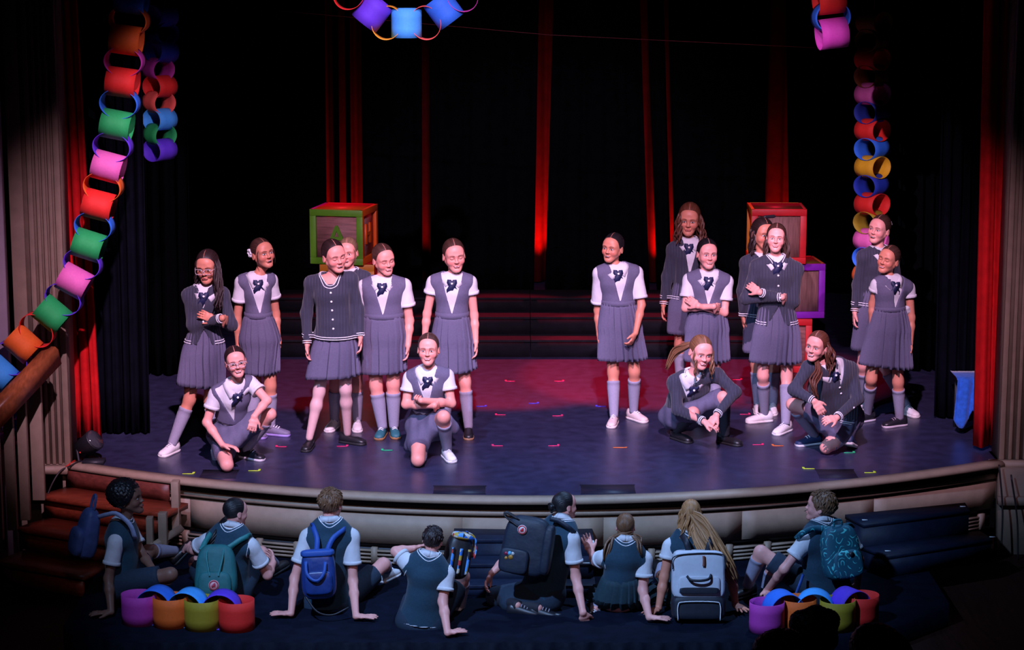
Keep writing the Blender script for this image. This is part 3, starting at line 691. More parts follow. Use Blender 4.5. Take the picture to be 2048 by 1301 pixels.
SKIN = dict(fair=(.76, .33, .28), rosy=(.75, .30, .24), tan=(.58, .215, .14), brown=(.20, .095, .065))
# ---- head template
def head_sdf(h):
    s = Sdf(h)
    s.ell((0, .016, .032), (.0735, .0905, .081), k=0)
    s.cap((0, -.022, .0), (0, -.044, -.076), .061, .032, .056, .033, side=(1, 0, 0), k=.03)
    s.ell((0, -.050, .045), (.055, .035, .045), k=.03)
    for x in (-1, 1):
        s.ell((x*.034, -.052, -.028), (.026, .028, .028), k=.03)
        s.cap((x*.046, .0, -.043), (x*.014, -.060, -.092), .018, .015, k=.03)
        s.cap((x*.012, -.081, .024), (x*.044, -.068, .026), .009, .008, k=.02)
    s.ell((0, -.069, -.099), (.015, .015, .013), k=.022)
    for x in (-1, 1): s.ell((x*.031, -.099, .004), (.019, .017, .013), k=.018, op='s')
    for x in (-1, 1): s.ell((x*.031, -.0705, .004), .0128, k=.004)
    s.cap((0, -.080, .012), (0, -.0965, -.020), .0065, .0075, k=.014)
    s.ell((0, -.0985, -.0235), (.0085, .009, .0078), k=.008)
    for x in (-1, 1): s.ell((x*.0100, -.0905, -.0265), (.0065, .009, .006), k=.007)
    for x in (-1, 1): s.cap((0, -.0895, -.0515), (x*.019, -.080, -.0545), .0058, .0035, k=.006)
    s.cap((-.013, -.0855, -.0635), (.013, -.0855, -.0635), .0062, k=.008)
    R = np.eye(3)
    for x in (-1, 1):
        s.ell((x*.0765, .014, -.006), (.0085, .019, .030), k=.008)
        s.ell((x*.086, .010, -.004), (.006, .010, .018), k=.004, op='s')
    s.cap((0, .026, -.05), (0, .034, -.11), .045, .041, k=.025)
    return s
_hs = head_sdf(.0042); HV, HQ = _hs.mesh(); _hs2 = head_sdf(.009); HV2, HQ2 = _hs2.mesh()
def keep(V, Q, m):
    Q = Q[m(V[Q].mean(1))]; u, inv = np.unique(Q, return_inverse=True); return V[u], inv.reshape(-1, 4)
_a = keep(HV, HQ, lambda c: ((c[:, 1] < .012) | ((np.abs(c[:, 0]) > .066) & (c[:, 1] < .04) & (c[:, 2] < .03))) & (c[:, 2] < .085)); _b = keep(HV2, HQ2, lambda c: (c[:, 1] > .004) | (c[:, 2] > .078))
HV = np.vstack([_a[0], _b[0]]); HQ = np.vstack([_a[1], _b[1]+len(_a[0])])
def warp(P):
    P = np.array(P, float); z = P[..., 2]; t = np.clip(-z/.05, 0, 1); P[..., 0] *= 1+.07*t*t*(3-2*t)
    P[..., 2] = np.where(z < 0, z*np.where(z > -.115, .925, .925), z); return P
HV = warp(HV); HV2 = warp(HV2)
def face_y(X, Z):
    """surface depth of the face at local x, z"""
    X = np.asarray(X, float).ravel(); Z = np.asarray(Z, float).ravel(); ys = np.linspace(-.125, -.02, 110)
    P = np.stack([np.repeat(X, 110), np.tile(ys, len(X)), np.repeat(Z, 110)], -1); F = _hs.ev(P).reshape(len(X), 110)
    i = np.argmax(F < 0, 1); i = np.clip(i, 1, 109); f0 = F[np.arange(len(X)), i-1]; f1 = F[np.arange(len(X)), i]
    return ys[i-1]+(ys[i]-ys[i-1])*np.clip(f0/np.where(f0-f1 == 0, 1, f0-f1), 0, 1)
def patch(x0, x1, top, bot, off, n=9, m=4):
    X = np.linspace(x0, x1, n); s = np.linspace(-1, 1, n); T = np.array([top(a) for a in s]); B = np.array([bot(a) for a in s])
    XX = np.tile(X, (m, 1)); ZZ = np.array([lerp(T, B, k/(m-1)) for k in range(m)])
    return XX, ZZ, (face_y(XX, ZZ)-off).reshape(XX.shape)
FACE_CACHE = {}
def face_feats(eyes, mouth):
    """list of (grid, colour key) in head space"""
    key = (eyes, mouth)
    if key in FACE_CACHE: return FACE_CACHE[key]
    out = []
    def ad(x0, x1, top, bot, off, ck, n=9, m=4):
        X, Z, Y = patch(x0, x1, top, bot, off, n, m); out.append((warp(np.stack([X, Y, Z], -1)), ck))
    for sx in (-1, 1):
        c = .031*sx; hw = .0160
        arc = lambda a, h: h*(1-a*a)
        ho = dict(open=.0068, half=.0048, shut=.0)[eyes]
        zt = .006
        if ho:
            ad(c-hw, c+hw, lambda a: zt-.001+arc(a, ho), lambda a: zt-.001-arc(a, .0035), .0008, 'white')
            ad(c-.0058, c+.0058, lambda a: zt-.001+min(ho*.98, .0062*math.sqrt(max(0, 1-a*a))+.0003), lambda a: zt-.001-.0052*math.sqrt(max(0, 1-a*a)), .0014, 'iris', 7, 4)
            ad(c-hw*1.08, c+hw*1.08, lambda a: zt+.0016+arc(a, ho), lambda a: zt-.0012+arc(a, ho), .0018, 'lash', 9, 2)
            ad(c-hw*.9, c+hw*.9, lambda a: zt-.0035-arc(a, .0022)+.0012, lambda a: zt-.0048-arc(a, .0022)+.0012, .0012, 'lid', 9, 2)
        else:
            ad(c-hw*1.05, c+hw*1.05, lambda a: zt-.002-arc(a, .0032)+.0012, lambda a: zt-.0046-arc(a, .0032)+.0010, .0014, 'lash', 9, 2)
        ad(c-hw*.95, c+hw*.95, lambda a: zt+.0085+arc(a, ho*.6+.002), lambda a: zt+.0072+arc(a, ho*.6+.002), .0008, 'lid', 9, 2)
        ad(c-.0185, c+.0185, lambda a: .0262+arc(a, .0045)-.0012*a*sx, lambda a: .0222+arc(a, .0042)-.0014*a*sx+.0012*(a*sx), .0012, 'brow', 9, 3)
    W = dict(closed=.021, smile=.026, open=.020, sing=.018, grin=.027)[mouth]
    H = dict(closed=0, smile=.0042, open=.0085, sing=.0125, grin=.0062)[mouth]
    cz = -.0585; up_ = dict(closed=.0, smile=.0045, open=.0, sing=0, grin=.005)[mouth]
    crv = lambda a: up_*a*a
    e_ = lambda a: math.sqrt(max(0, 1-a*a))
    # lips
    ad(-W, W, lambda a: cz+crv(a)+H*.55*e_(a)+.0068*(1-a*a)-(.0018*math.exp(-(a/.16)**2)), lambda a: cz+crv(a)+H*.55*e_(a), .0016, 'lip', 11, 4)
    ad(-W*.93, W*.93, lambda a: cz+crv(a)-H*.9*e_(a), lambda a: cz+crv(a)-H*.9*e_(a)-.0085*(1-a*a), .0016, 'lip', 11, 4)
    if H:
        ad(-W*.94, W*.94, lambda a: cz+crv(a)+H*.55*e_(a), lambda a: cz+crv(a)-H*.9*e_(a), .0012, 'mouth', 11, 6)
        tb = dict(smile=.75, grin=.8, open=.42, sing=.28)[mouth]
        ad(-W*.70, W*.70, lambda a: cz+crv(a*.70)+H*.50*e_(a*.70), lambda a: cz+crv(a*.70)+H*.50*e_(a*.70)-H*1.35*tb*e_(a*.70)*(1-.35*a*a), .0021, 'teeth', 9, 5)
    else:
        ad(-W, W, lambda a: cz+.0009, lambda a: cz-.0009, .0018, 'mouth', 9, 2)
    FACE_CACHE[key] = out; return out
def add_part(mb, c, R, sc, skin, t=.0):
    G = []
    for a in np.linspace(math.radians(40), math.radians(92), 14):
        y = .018-math.cos(a)*(.0990+t+.0012); z = .0365+math.sin(a)*(.0915+t+.0012); wd = .0020*min(1, (92-math.degrees(a))/25+.1)
        G.append([c+sc*(R@A3([x, y, z])) for x in (-wd, 0, wd)])
    mb.grid(np.array(G), col=lerp(A3(skin), A3([.06, .03, .025]), .45))
def rotm(yaw, pitch, roll):
    y, p, r = [math.radians(a) for a in (yaw, pitch, roll)]
    Rz = np.array([[math.cos(y), -math.sin(y), 0], [math.sin(y), math.cos(y), 0], [0, 0, 1]])
    Rx = np.array([[1, 0, 0], [0, math.cos(p), -math.sin(p)], [0, math.sin(p), math.cos(p)]])
    Ry = np.array([[math.cos(r), 0, math.sin(r)], [0, 1, 0], [-math.sin(r), 0, math.cos(r)]])
    return Ry@Rz@Rx
def add_head(mb, c, R, sc, skin, browcol, eyes, mouth, fine=True):
    V, Q = (HV, HQ) if fine else (HV2, HQ2)
    col = np.tile(A3(skin), (len(V), 1))
    # rosy cheeks (stage make-up)
    for sx in (-1, 1):
        g = np.exp(-(((V[:, 0]-sx*.042)/.017)**2+((V[:, 2]+.026)/.014)**2))*(V[:, 1] < -.02)
        col = col*(1-g[:, None]*np.array([.02, .26, .20]))
    mb.add(c+sc*(V@R.T), Q, col)
    if not fine: return
    sk = A3(skin)
    CM = dict(white=(.72, .70, .70), iris=(.035, .02, .014), lash=(.012, .008, .008), lid=tuple(sk*[.55, .42, .42]), brow=tuple(lerp(A3(browcol)*1.2, sk, .18)), lip=tuple(lerp(A3([.52, .10, .12]), sk, .35)), mouth=(.05, .008, .010), teeth=(.78, .74, .70))
    for G, ck in face_feats(eyes, mouth):
        mb.grid(c+sc*(G@R.T), col=A3(CM[ck]))
# ---- hair
def hair_cap(mb, c, R, sc, style='back', thick=0.0):
    s = Sdf(.0070)
    t = thick
    if style == 'boy': s.ell((0, .018, .034), (.081+t, .099+t, .0895+t), k=0)
    else: s.ell((0, .018, .0365), (.0805+t, .0990+t, .0915+t), k=0)
    if style in ('back', 'down'):
        s.func(lambda X, Y, Z: -((Y+.040)*.80+(Z-.016)*.60-.35*np.maximum(0, np.abs(X)-.045)*(Z > .02)))
        s.func(lambda X, Y, Z: -(Z+.072))
    elif style == 'boy':
        s.func(lambda X, Y, Z: -((Y+.034)*.80+(Z-.016)*.60))
        s.func(lambda X, Y, Z: -(Z+.060))
    V, Q = s.mesh()
    d = V-np.array([0, .10, .02]); ang = np.arctan2(d[:, 0], d[:, 2]+.03); H = np.stack([ang*34, V[:, 1]*9, V[:, 2]*6], -1)
    if style == 'boy':
        nrm = nz_rows(V-np.array([0, .018, .03])); V = V+nrm*(.004*np.sin(V[:, 0]*260+V[:, 2]*90)*np.cos(V[:, 1]*210))[:, None]
    mb.add(c+sc*(V@R.T), Q, hs=H)
def nz_rows(a): return a/np.maximum(np.linalg.norm(a, axis=1, keepdims=True), 1e-9)
_lk = [0]
def lock(mb, pts, r0, r1=.004, n=12, k=6, flat=.55, prof=None):
    P = crom(pts, n); t = np.linspace(0, 1, n)
    rr = (r0*(1-t)+r1*t)*np.minimum(1, .45+t*4) if prof is None else np.interp(t, *prof)
    T = nz_rows(np.gradient(P, axis=0)); ref = np.array([.3, .9, .2]); Sd = nz_rows(np.cross(T, ref)); U = np.cross(Sd, T)
    a = np.linspace(0, 2*np.pi, k, endpoint=False)
    G = P[:, None]+rr[:, None, None]*(np.cos(a)[None, :, None]*Sd[:, None]+flat*np.sin(a)[None, :, None]*U[:, None])
    _lk[0] += 1; H = np.stack([np.tile(a*2.2+_lk[0]*7.3, (n, 1)), np.tile((t*2.5)[:, None], (1, k)), np.full((n, k), _lk[0]*.7)], -1).reshape(-1, 3)
    mb.grid(G, True, hs=H, caps=True)
def long_hair(mb, c, R, sc, az0, az1, n, L, fwd=0, out=.03, wave=.01, rs=None, r=.0105, z0=.02):
    rs = rs or np.random.RandomState(3); n = int(n*2.6)
    for i in range(n):
        az = math.radians(lerp(az0, az1, (i+.5)/n)+rs.uniform(-5, 5)); zz = z0+rs.uniform(-.045, .05); o_j = rs.uniform(.35, 1.05)
        q = math.sqrt(max(.15, 1-((zz-.034)/.09)**2))
        p0 = np.array([math.sin(az)*.076*q, .018-math.cos(az)*.094*q, zz]); w0 = c+sc*(R@p0)
        o = R@np.array([math.sin(az), -math.cos(az), 0]); o[2] = 0
        f = R@np.array([0, -1., 0]); f[2] = 0
        l = L*rs.uniform(.85, 1.08); ph = rs.rand()*6; pts = [w0+o*.002]
        for t in (.2, .4, .6, .8, 1.0):
            pts.append(w0+o*out*o_j*min(1, t*1.7)+f*fwd*t+np.array([wave*math.sin(ph+t*9), wave*math.cos(ph+t*8), -l*t]))
        lock(mb, pts, r*rs.uniform(.8, 1.2)*sc)
def pony(mb, pts, n, spread, r=.012, rs=None):
    rs = rs or np.random.RandomState(5); P = np.asarray(pts, float)
    for i in range(n):
        off = rs.normal(0, 1, 3)*spread; Q = P.copy()
        for j in range(len(P)): Q[j] = P[j]+off*(.25+.9*math.sin(math.pi*min(1, j/(len(P)-1)*.8)))+rs.normal(0, 1, 3)*spread*.3*(j > 0)
        lock(mb, Q, r*rs.uniform(.8, 1.2))
# ---- hands
def add_hand(sd, w_, d, pn, S, curl=.35, thumb=1, spread=.10):
    d = nz(d); pn = nz(pn-d*np.dot(pn, d)); sv = np.cross(d, pn)*thumb
    q = lambda a, b, c_=0: w_+S*(d*a+sv*b+pn*c_)
    sd.cap(q(.0, 0), q(.040, .002), .024*S, .034*S, .017*S, .014*S, side=sv, k=.012)
    sd.cap(q(.040, .002), q(.078, .001), .034*S, .037*S, .014*S, .0115*S, side=sv, k=.010)
    for i, (off, ln) in enumerate(((.028, .066), (.0095, .075), (-.0095, .069), (-.0275, .054))):
        a0 = spread*(1.6-i*1.07); base = q(.078, off, 0); fd = nz(d+sv*a0); ang = curl*.7; p = base
        for l, r0, r1 in ((ln*.46, .0090, .0084), (ln*.30, .0084, .0076), (ln*.26, .0076, .0064)):
            dd = fd*math.cos(ang)+pn*math.sin(ang); p2 = p+dd*l*S; sd.cap(p, p2, r0*S, r1*S, k=.003); p = p2; ang += curl*1.15
    t0 = q(.022, .024, .004); t1 = q(.052, .050, .012); t2 = q(.080, .056+.01*(1-curl), .016+.012*curl)
    sd.cap(t0, t1, .0125*S, .0105*S, k=.010); sd.cap(t1, t2, .0102*S, .0078*S, k=.004)
# ---- shoes
def shoe_frame(an, toe):
    f = nz(toe); up = nz(np.array([0, 0, 1.])-f*f[2]); sd = np.cross(f, up); return f, up, sd
def build_shoe(par, base, an, toe, S, kind, high=False):
    """an: point on the ground under the ankle along the sole's plane; toe: direction the toe points"""
    f, up, sd = shoe_frame(an, toe); L = .245*S
    uc, sc_ = SHOES[kind]
    st = [(-.30, .020, .050), (-.27, .030, .075), (-.15, .034, .082), (0, .035, .074), (.18, .037, .060), (.38, .042, .046), (.55, .041, .036), (.66, .032, .028), (.70, .012, .016)]
    low = kind in ('black',)
    def ring(x, w_, h, z0, n=14):
        P = []
        for a in np.linspace(0, 2*np.pi, n, endpoint=False):
            cx = math.cos(a); sz = math.sin(a); yy = (abs(cx)**.7)*math.copysign(1, cx)*w_; zz = z0+max(0, sz)**.8*h if sz > 0 else z0
            P.append(an+f*x*L+sd*yy*S+up*zz*S)
        return P
    m = MB(); m.grid(np.array([ring(x, w_, h*(.72 if low and x > -.2 and x < .3 else 1), .016) for x, w_, h in st]), True, caps=True)
    o = m.build('shoe', mat('shoe_'+kind, uc, .4 if 'black' in kind else .6, .08, 40), par, base)
    m = MB(); m.grid(np.array([[an+f*x*L+sd*yy*S*1.06+up*z*S for yy, z in ((-w_, .0), (w_, .0), (w_*1.03, .02), (-w_*1.03, .02))] for x, w_, h in st]), True, caps=True)
    so = m.build('sole', mat('sole_'+kind, sc_, .6, .05), par, base, smooth=False); so.parent = o
    if not low and kind not in ('blackgum',):
        m = MB()
        for i in range(4):
            x = .04+.085*i; h = np.interp(x, [0, .18, .38], [.078, .064, .050])+.016
            m.tube([an+f*x*L-sd*.022*S+up*(h-.008)*S, an+f*(x+.02)*L+up*(h+.006)*S, an+f*x*L+sd*.022*S+up*(h-.008)*S], .004, 5)
        lo = m.build('laces', M_trim if kind != 'blackw' else mat('lace_grey', (.3, .25, .3), .8), par, base); lo.parent = o
    return o
# ---- joint handling
Z = {1: ((300, 440), 2.503), 2: ((580, 440), 2.5025), 3: ((1160, 380), 2.409), 4: ((1460, 380), 2.364), 5: ((100, 930), 3.506), 6: ((500, 930), 3.506), 7: ((940, 930), 3.507), 8: ((1440, 930), 3.368), 0: ((0, 0), 1.0)}
PEOPLE = []
def person(zone, label, head, yaw, J, Y0=None, floor=0.0, pitch=4, hy=None, S=.97, fat=1.0, skin='fair', hair='dkbrown', eyes='half', mouth='open',
           outfit='vest', back=False, gl=None, gr=None, toeL=0, toeR=0, footL=None, footR=None, shoes='white', shoesR=None, sock=True, hairdo=('bun',), hem=.74, flare=.55, glasses=False,
           vdepth=.95, neckline='v', sleeve=.52, tights=None, crossed=False, cat='person', extras=None, bow=True, hips_off=0, tight=1.0, pleats=24, open_front=False, cuffs=(1, 1), legs=(1, 1), hand_s=1.0, skirtless=False, gather=0.0, hemtrim=False, drape=None, shl=.80):
    (ox, oy), zs = Z[zone]
    U = lambda u, v: (u/zs+ox, v/zs+oy)
    if hy is None: hy = .035 if back else -.02
    if len(J['al']) == 2: gLp = at_z(*U(*J['al']), floor)
    if len(J['ar']) == 2: gRp = at_z(*U(*J['ar']), floor)
    if Y0 is None: Y0 = (gLp[1]+gRp[1])/2
    def pt(k):
        q = J[k]
        if q[0] == 'z': return at_z(*U(q[1], q[2]), q[3])
        return at_y(*U(q[0], q[1]), Y0+(q[2] if len(q) > 2 else 0))
    j = {}
    for k in ('n', 'sl', 'sr', 'el', 'er', 'wl', 'wr', 'hl', 'hr', 'kl', 'kr'): j[k] = pt(k)
    j['al'] = gLp+A3([0, 0, .085*S]) if len(J['al']) == 2 else pt('al')
    j['ar'] = gRp+A3([0, 0, .085*S]) if len(J['ar']) == 2 else pt('ar')
    crown = at_y(*U(*head[0]), Y0+hy); chin = at_y(*U(*head[1]), Y0+hy)
    hc = (crown+chin)/2; hh = np.linalg.norm(crown-chin); hsc = float(np.clip(hh/.262, .78, 1.18))
    dv = crown-chin; roll = math.degrees(math.atan2(dv[0], dv[2])); R = rotm(yaw, pitch, roll)
    N = j['n']; Pv = (j['hl']+j['hr'])/2
    PEOPLE.append((label, {a+b: float(np.linalg.norm(j[a]-j[b])) for a, b in (('sl', 'sr'), ('sl', 'el'), ('el', 'wl'), ('sr', 'er'), ('er', 'wr'), ('hl', 'kl'), ('kl', 'al'), ('hr', 'kr'), ('kr', 'ar'))}, hh, float(np.linalg.norm(N-Pv)), Y0))
    upv = nz(N-Pv); sS = nz(j['sr']-j['sl']); sP = nz(j['hr']-j['hl']); fs = -1 if back else 1
    front = nz(np.cross(sS, upv))*fs; frontP = nz(np.cross(sP, upv))*fs
    Wt = lerp(Pv, N, .40); Ch = lerp(Pv, N, .76)
    shw = np.linalg.norm(j['sr']-j['sl'])/2
    cw = max(.085, shw-.030)*min(1.06, fat); ww = cw*.84*fat; pw = (np.linalg.norm(j['hr']-j['hl'])/2+.070*S)*fat
    base = A3([Pv[0], Pv[1], floor])
    if 'al' in J and len(J['al']) == 2: base[:2] = (gLp[:2]+gRp[:2])/2 if len(J['ar']) == 2 else gLp[:2]
    E = empty('person', base, label, cat)
    def torso(s, o, neck=True, shf=1.0):
        s.cap(lerp(Pv, Wt, -.10), Wt, pw+o, ww+o, .098*S*fat+o, .082*S*fat+o, side=sP, k=.03)
        s.cap(Wt, Ch, ww+o, cw+o, .082*S*fat+o, .092*S*fat+o, side=sS, k=.04)
        s.cap(Ch, lerp(Ch, N, .75), cw+o, cw*.80+o, .090*S+o, .062*S+o, side=sS, k=.03)
        mid = (j['sl']+j['sr'])/2
        for q in (j['sl'], j['sr']):
            qq = lerp(mid, q, shf); s.cap(qq-upv*.012, lerp(N, qq, .30), .040*S+o, .043*S+o, k=.04)
        if neck: s.cap(N-upv*.03, hc+hsc*(R@A3([0, .026, -.085])), .044*S+o, .041*S+o, k=.03)
        return s
    # ---------------- body
    mb = MB(); sk = A3(SKIN[skin])
    s = Sdf(.016); torso(s, 0); V, Q = s.mesh(); mb.add(V, Q, sk)
    hands = {}
    for sd_, sh, el, wr, g in (('l', j['sl'], j['el'], j['wl'], gl), ('r', j['sr'], j['er'], j['wr'], gr)):
        if g is False: continue
        s = Sdf(.0060); a = S*fat**.7
        s.cap(sh, el, .040*a, .033*a, k=.02); mf = lerp(el, wr, .35); s.cap(el, mf, .033*a, .032*a, k=.02)
        fd = nz(wr-el); g_ = g or {}
        tgt = g_.get('to'); d = nz(at_y(*U(tgt[0], tgt[1]), Y0+(tgt[2] if len(tgt) > 2 else 0))-wr) if tgt is not None else fd
        if g_.get('flat'): d = nz(np.array([d[0], d[1], 0.0]))
        pn = g_.get('pn'); inner = nz((Wt-wr)-d*np.dot(Wt-wr, d))
        pn = A3(pn) if pn is not None else inner
        hs_ = np.cross(d, pn)
        s.cap(mf, wr, .032*a, .0225*a, k=.02); 
        th = g_.get('thumb', None)
        if th is None:
            # thumb towards the front of the body
            th = 1 if np.dot(hs_, front) > 0 else -1
        add_hand(s, wr, d, pn, S*.98*hand_s, g_.get('curl', .38), th, g_.get('spread', .05))
        V, Q = s.mesh(); mb.add(V, Q, sk)
    lcol = sk if tights is None else lerp(sk, A3(tights), .55)
    for i, (hp, kn, an) in enumerate(((j['hl'], j['kl'], j['al']), (j['hr'], j['kr'], j['ar']))):
        if not legs[i]: continue
        s = Sdf(.0098); a = S*fat
        s.cap(hp, kn, .076*a, .047*a, k=.02); calf = lerp(kn, an, .30)
        s.cap(kn, calf, .044*a, .046*a, k=.03); s.cap(calf, an, .046*a, .030*a, k=.03)
        V, Q = s.mesh(); mb.add(V, Q, lcol)
    vis = abs(yaw) < 115
    add_head(mb, hc, R, hsc, sk, HAIR[hair], eyes, mouth, vis)
    if vis and hairdo[0] not in ('afro', 'boy'): add_part(mb, hc, R, hsc, sk, .002 if hairdo[0] in ('long', 'half') else 0)
    mb.build('body', M_skin, E, base)
    # ---------------- hair
    hb = MB(); hl = lambda p: hc+hsc*(R@A3(p)); kind = hairdo[0]; rs = np.random.RandomState(int(abs(hc[0]*1000)) % 9999)
    if kind == 'afro':
        s = Sdf(.007); s.ell(hl((0, .035, .050)), np.array([.118, .120, .108])*hsc, k=0); pc = hl((0, -.075, -.035)); s.ell(pc, .088*hsc, k=.02, op='s'); s.plane(hl((0, 0, -.075)), R@A3([0, .35, 1]))
        V, Q = s.mesh(); n_ = nz_rows(V-hl((0, .03, .05))); V = V+n_*(.006*np.sin(V[:, 0]*190)*np.sin(V[:, 1]*170+1)*np.sin(V[:, 2]*180))[:, None]+rs.normal(0, .0015, V.shape)
        hb.add(V, Q, hs=V*60)
    elif kind == 'boy':
        hair_cap(hb, hc, R, hsc, 'boy', hairdo[1])
        for i in range(hairdo[2] if len(hairdo) > 2 else 90):
            az = rs.uniform(-math.pi, math.pi); ze = rs.uniform(.0, 1.0)**.8; el = math.radians(lerp(-8, 88, ze)) if abs(az) > 1.2 else math.radians(rs.uniform(35, 88))
            dr = np.array([math.sin(az)*math.cos(el), -math.cos(az)*math.cos(el), math.sin(el)]); t_ = hairdo[1]
            p0 = np.array([0, .018, .034])+dr*np.array([.080+t_, .098+t_, .088+t_])
            tg = np.array([dr[0]*.4+rs.normal(0, .35), dr[1]*.3+rs.normal(0, .35)-.15, -.8+.5*(el > 1.0)]); tg -= dr*np.dot(tg, dr); tg = nz(tg)
            l_ = rs.uniform(.022, .040); lock(hb, [hl(p0-dr*.004), hl(p0+tg*l_*.5+dr*.004), hl(p0+tg*l_+dr*rs.uniform(-.003, .006))], .0085, .002, 6, 5)
    else:
        hair_cap(hb, hc, R, hsc, 'back', .002 if kind in ('long', 'half') else 0)
        if kind == 'bun':
            s = Sdf(.006); s.ell(hl((0, .122, .012)), np.array([.034, .028, .034])*hsc, k=0); V, Q = s.mesh(); hb.add(V, Q, hs=V*90)
            for k_ in range(3): pony(hb, [hl((.03*math.sin(k_*2), .118, .012+.03*math.cos(k_*2))), hl((.035*math.sin(k_*2+1.2), .135, .012+.035*math.cos(k_*2+1.2))), hl((.03*math.sin(k_*2+2.4), .12, .012+.03*math.cos(k_*2+2.4)))], 2, .003, .010, rs)
        for g in hairdo[1:]:
            if g[0] == 'long': long_hair(hb, hc, R, hsc, rs=rs, **g[1])
            elif g[0] == 'pony': pony(hb, [hl(g[1][0])]+[at_y(*U(a_, b_), Y0+c_) for a_, b_, c_ in g[1][1:]], g[2], g[3], g[4], rs)
            elif g[0] == 'wisp':
                for sx in (-1, 1): lock(hb, [hl((sx*.05, -.062, .06)), hl((sx*.074, -.05, .01)), hl((sx*.074, -.045, -.05)), hl((sx*.068, -.04, -.09))], .004, .0015, 8, 5)
    hb.build('hair', mat_hair('hair_'+hair, HAIR[hair]), E, base)
    # ---------------- clothes
    SH = Sdf(.0105)
    cardigan = outfit == 'cardigan'
    if outfit in ('vest', 'teal', 'tealskirt'):
        torso(SH, .010, neck=False)
        for sh, el in ((j['sl'], j['el']), (j['sr'], j['er'])):
            e_ = lerp(sh, el, sleeve); SH.cap(sh, e_, .050*S*fat, .060*S*fat, k=.03, flat=(0, 1))
        SH.plane(lerp(Pv, Wt, .2), upv)
        V, Q = SH.mesh(); m = MB(); m.add(V, Q); m.build('shirt', M_shirt, E, base)
        # sleeve hems
        for sh, el in ((j['sl'], j['el']), (j['sr'], j['er'])):
            e_ = lerp(sh, el, sleeve); ax = nz(el-sh); t1 = nz(np.cross(ax, [.3, .8, .2])); t2 = np.cross(ax, t1); a = np.linspace(0, 2*np.pi, 24, endpoint=False); rr = .061*S*fat
            G = [[e_+ax*o+(t1*math.cos(x)+t2*math.sin(x))*(rr+d_) for x in a] for o, d_ in ((-.022, -.003), (-.021, .002), (.001, .003), (.002, -.004))]
            m = MB(); m.grid(np.array(G), True); m.build('sleeve_hem', M_shirt, E, base)
    VE = Sdf(.0088)
    if outfit == 'vest':
        torso(VE, .022, neck=False, shf=.84)
        for q0 in (j['sl'], j['sr']): VE.cap(lerp(N, q0, .86)-upv*.006, lerp(N, q0, .35), .066*S, .060*S, k=.02)
        v0 = lerp(Wt, N, .02)+frontP*0; tb = .27
        def vcut(X, Y, Z_):
            x = X-v0[0]; y = Y-v0[1]; z = Z_-v0[2]; a = x*sS[0]+y*sS[1]+z*sS[2]; h = x*upv[0]+y*upv[1]+z*upv[2]; f = x*front[0]+y*front[1]+z*front[2]
            return np.maximum((np.abs(a)-h*tb)*.95, -f)
        VE.func(lambda X, Y, Z_: -vcut(X, Y, Z_))
        VE.cap(N-upv*.16+front*.01, N+upv*.2+front*.01, .074*S, k=0, op='s'); VE.plane(lerp(Pv, Wt, .85), upv)
        V, Q = VE.mesh(); m = MB(); m.add(V, Q); m.build('pinafore_bodice', M_vest, E, base)
    if outfit in ('teal', 'tealskirt'):
        torso(VE, .022, neck=False, shf=.90)
        VE.cap(N-upv*.02, N+upv*.2, .066*S, k=0, op='s'); VE.plane(lerp(Pv, Wt, -.05 if outfit == 'teal' else .5), upv)
        V, Q = VE.mesh(); m = MB(); m.add(V, Q); m.build('knit_vest', M_teal, E, base)
        hole = VE
        for rad, nm in ((.070, 'neck_trim'), (.082, 'neck_trim')):
            P = []
            full = Sdf(); torso(full, .022, neck=False, shf=.9)
            for a in np.linspace(0, 2*np.pi, 28, endpoint=False):
                o_ = N+upv*.16+(sS*math.cos(a)+front*math.sin(a))*rad*S; q = full.hit(o_, -upv, .35); P.append(q if q is not None else o_-upv*.16)
            m = MB(); m.tube(np.array(P), .0032, 6, closed=True); m.build(nm, M_trim, E, base)
        for q, sg, el in ((j['sl'], -1, j['el']), (j['sr'], 1, j['er'])):
            ax = nz(sS*sg*.9+nz(el-q)*.35+upv*.1); t2 = nz(upv-ax*np.dot(ax, upv)); t1 = np.cross(ax, t2); c_ = q-ax*.012-upv*.018
            m = MB(); m.tube(np.array([c_+t1*math.cos(a)*.058*S*fat+t2*math.sin(a)*.072*S for a in np.linspace(0, 2*np.pi, 26, endpoint=False)]), .0042, 6, closed=True); m.build('armhole_trim', M_trim, E, base)
        if outfit == 'teal' and hemtrim:
            s2 = Sdf(.008); torso(s2, .027, neck=False); s2.plane(lerp(Pv, Wt, -.02), upv); s2.plane(lerp(Pv, Wt, .02), -upv); V, Q = s2.mesh()
            if len(V): m = MB(); m.add(V, Q); m.build('hem_trim', M_trim, E, base)
    if cardigan:
        torso(VE, .022, neck=False); a = S*fat
        for sh, el, wr in ((j['sl'], j['el'], j['wl']), (j['sr'], j['er'], j['wr'])):
            VE.cap(sh, el, .050*a, .046*a, k=.03); VE.cap(el, lerp(el, wr, .97), .046*a, .034*a, k=.03, flat=(0, 1))
        lowp = lerp(Pv, Wt, -.04+hips_off)
        if gather: VE.cap(lerp(Pv, Wt, .25)+frontP*.02, lerp(Pv, Wt, .6)+frontP*.025, pw*gather, ww*1.1*gather, .11*S, .10*S, side=sP, k=.04)
        VE.plane(lowp, upv)
        nb_ = N-upv*(.02 if neckline == 'round' else .0)
        full = Sdf(); full.P = list(VE.P)
        v0 = lerp(N, Wt, vdepth); tb = .22 if neckline == 'v' else 0
        rad = .074*S if neckline == 'round' else .064*S
        VE.cap(N-upv*.12+front*.012, N+upv*.2+front*.012, rad, k=0, op='s')
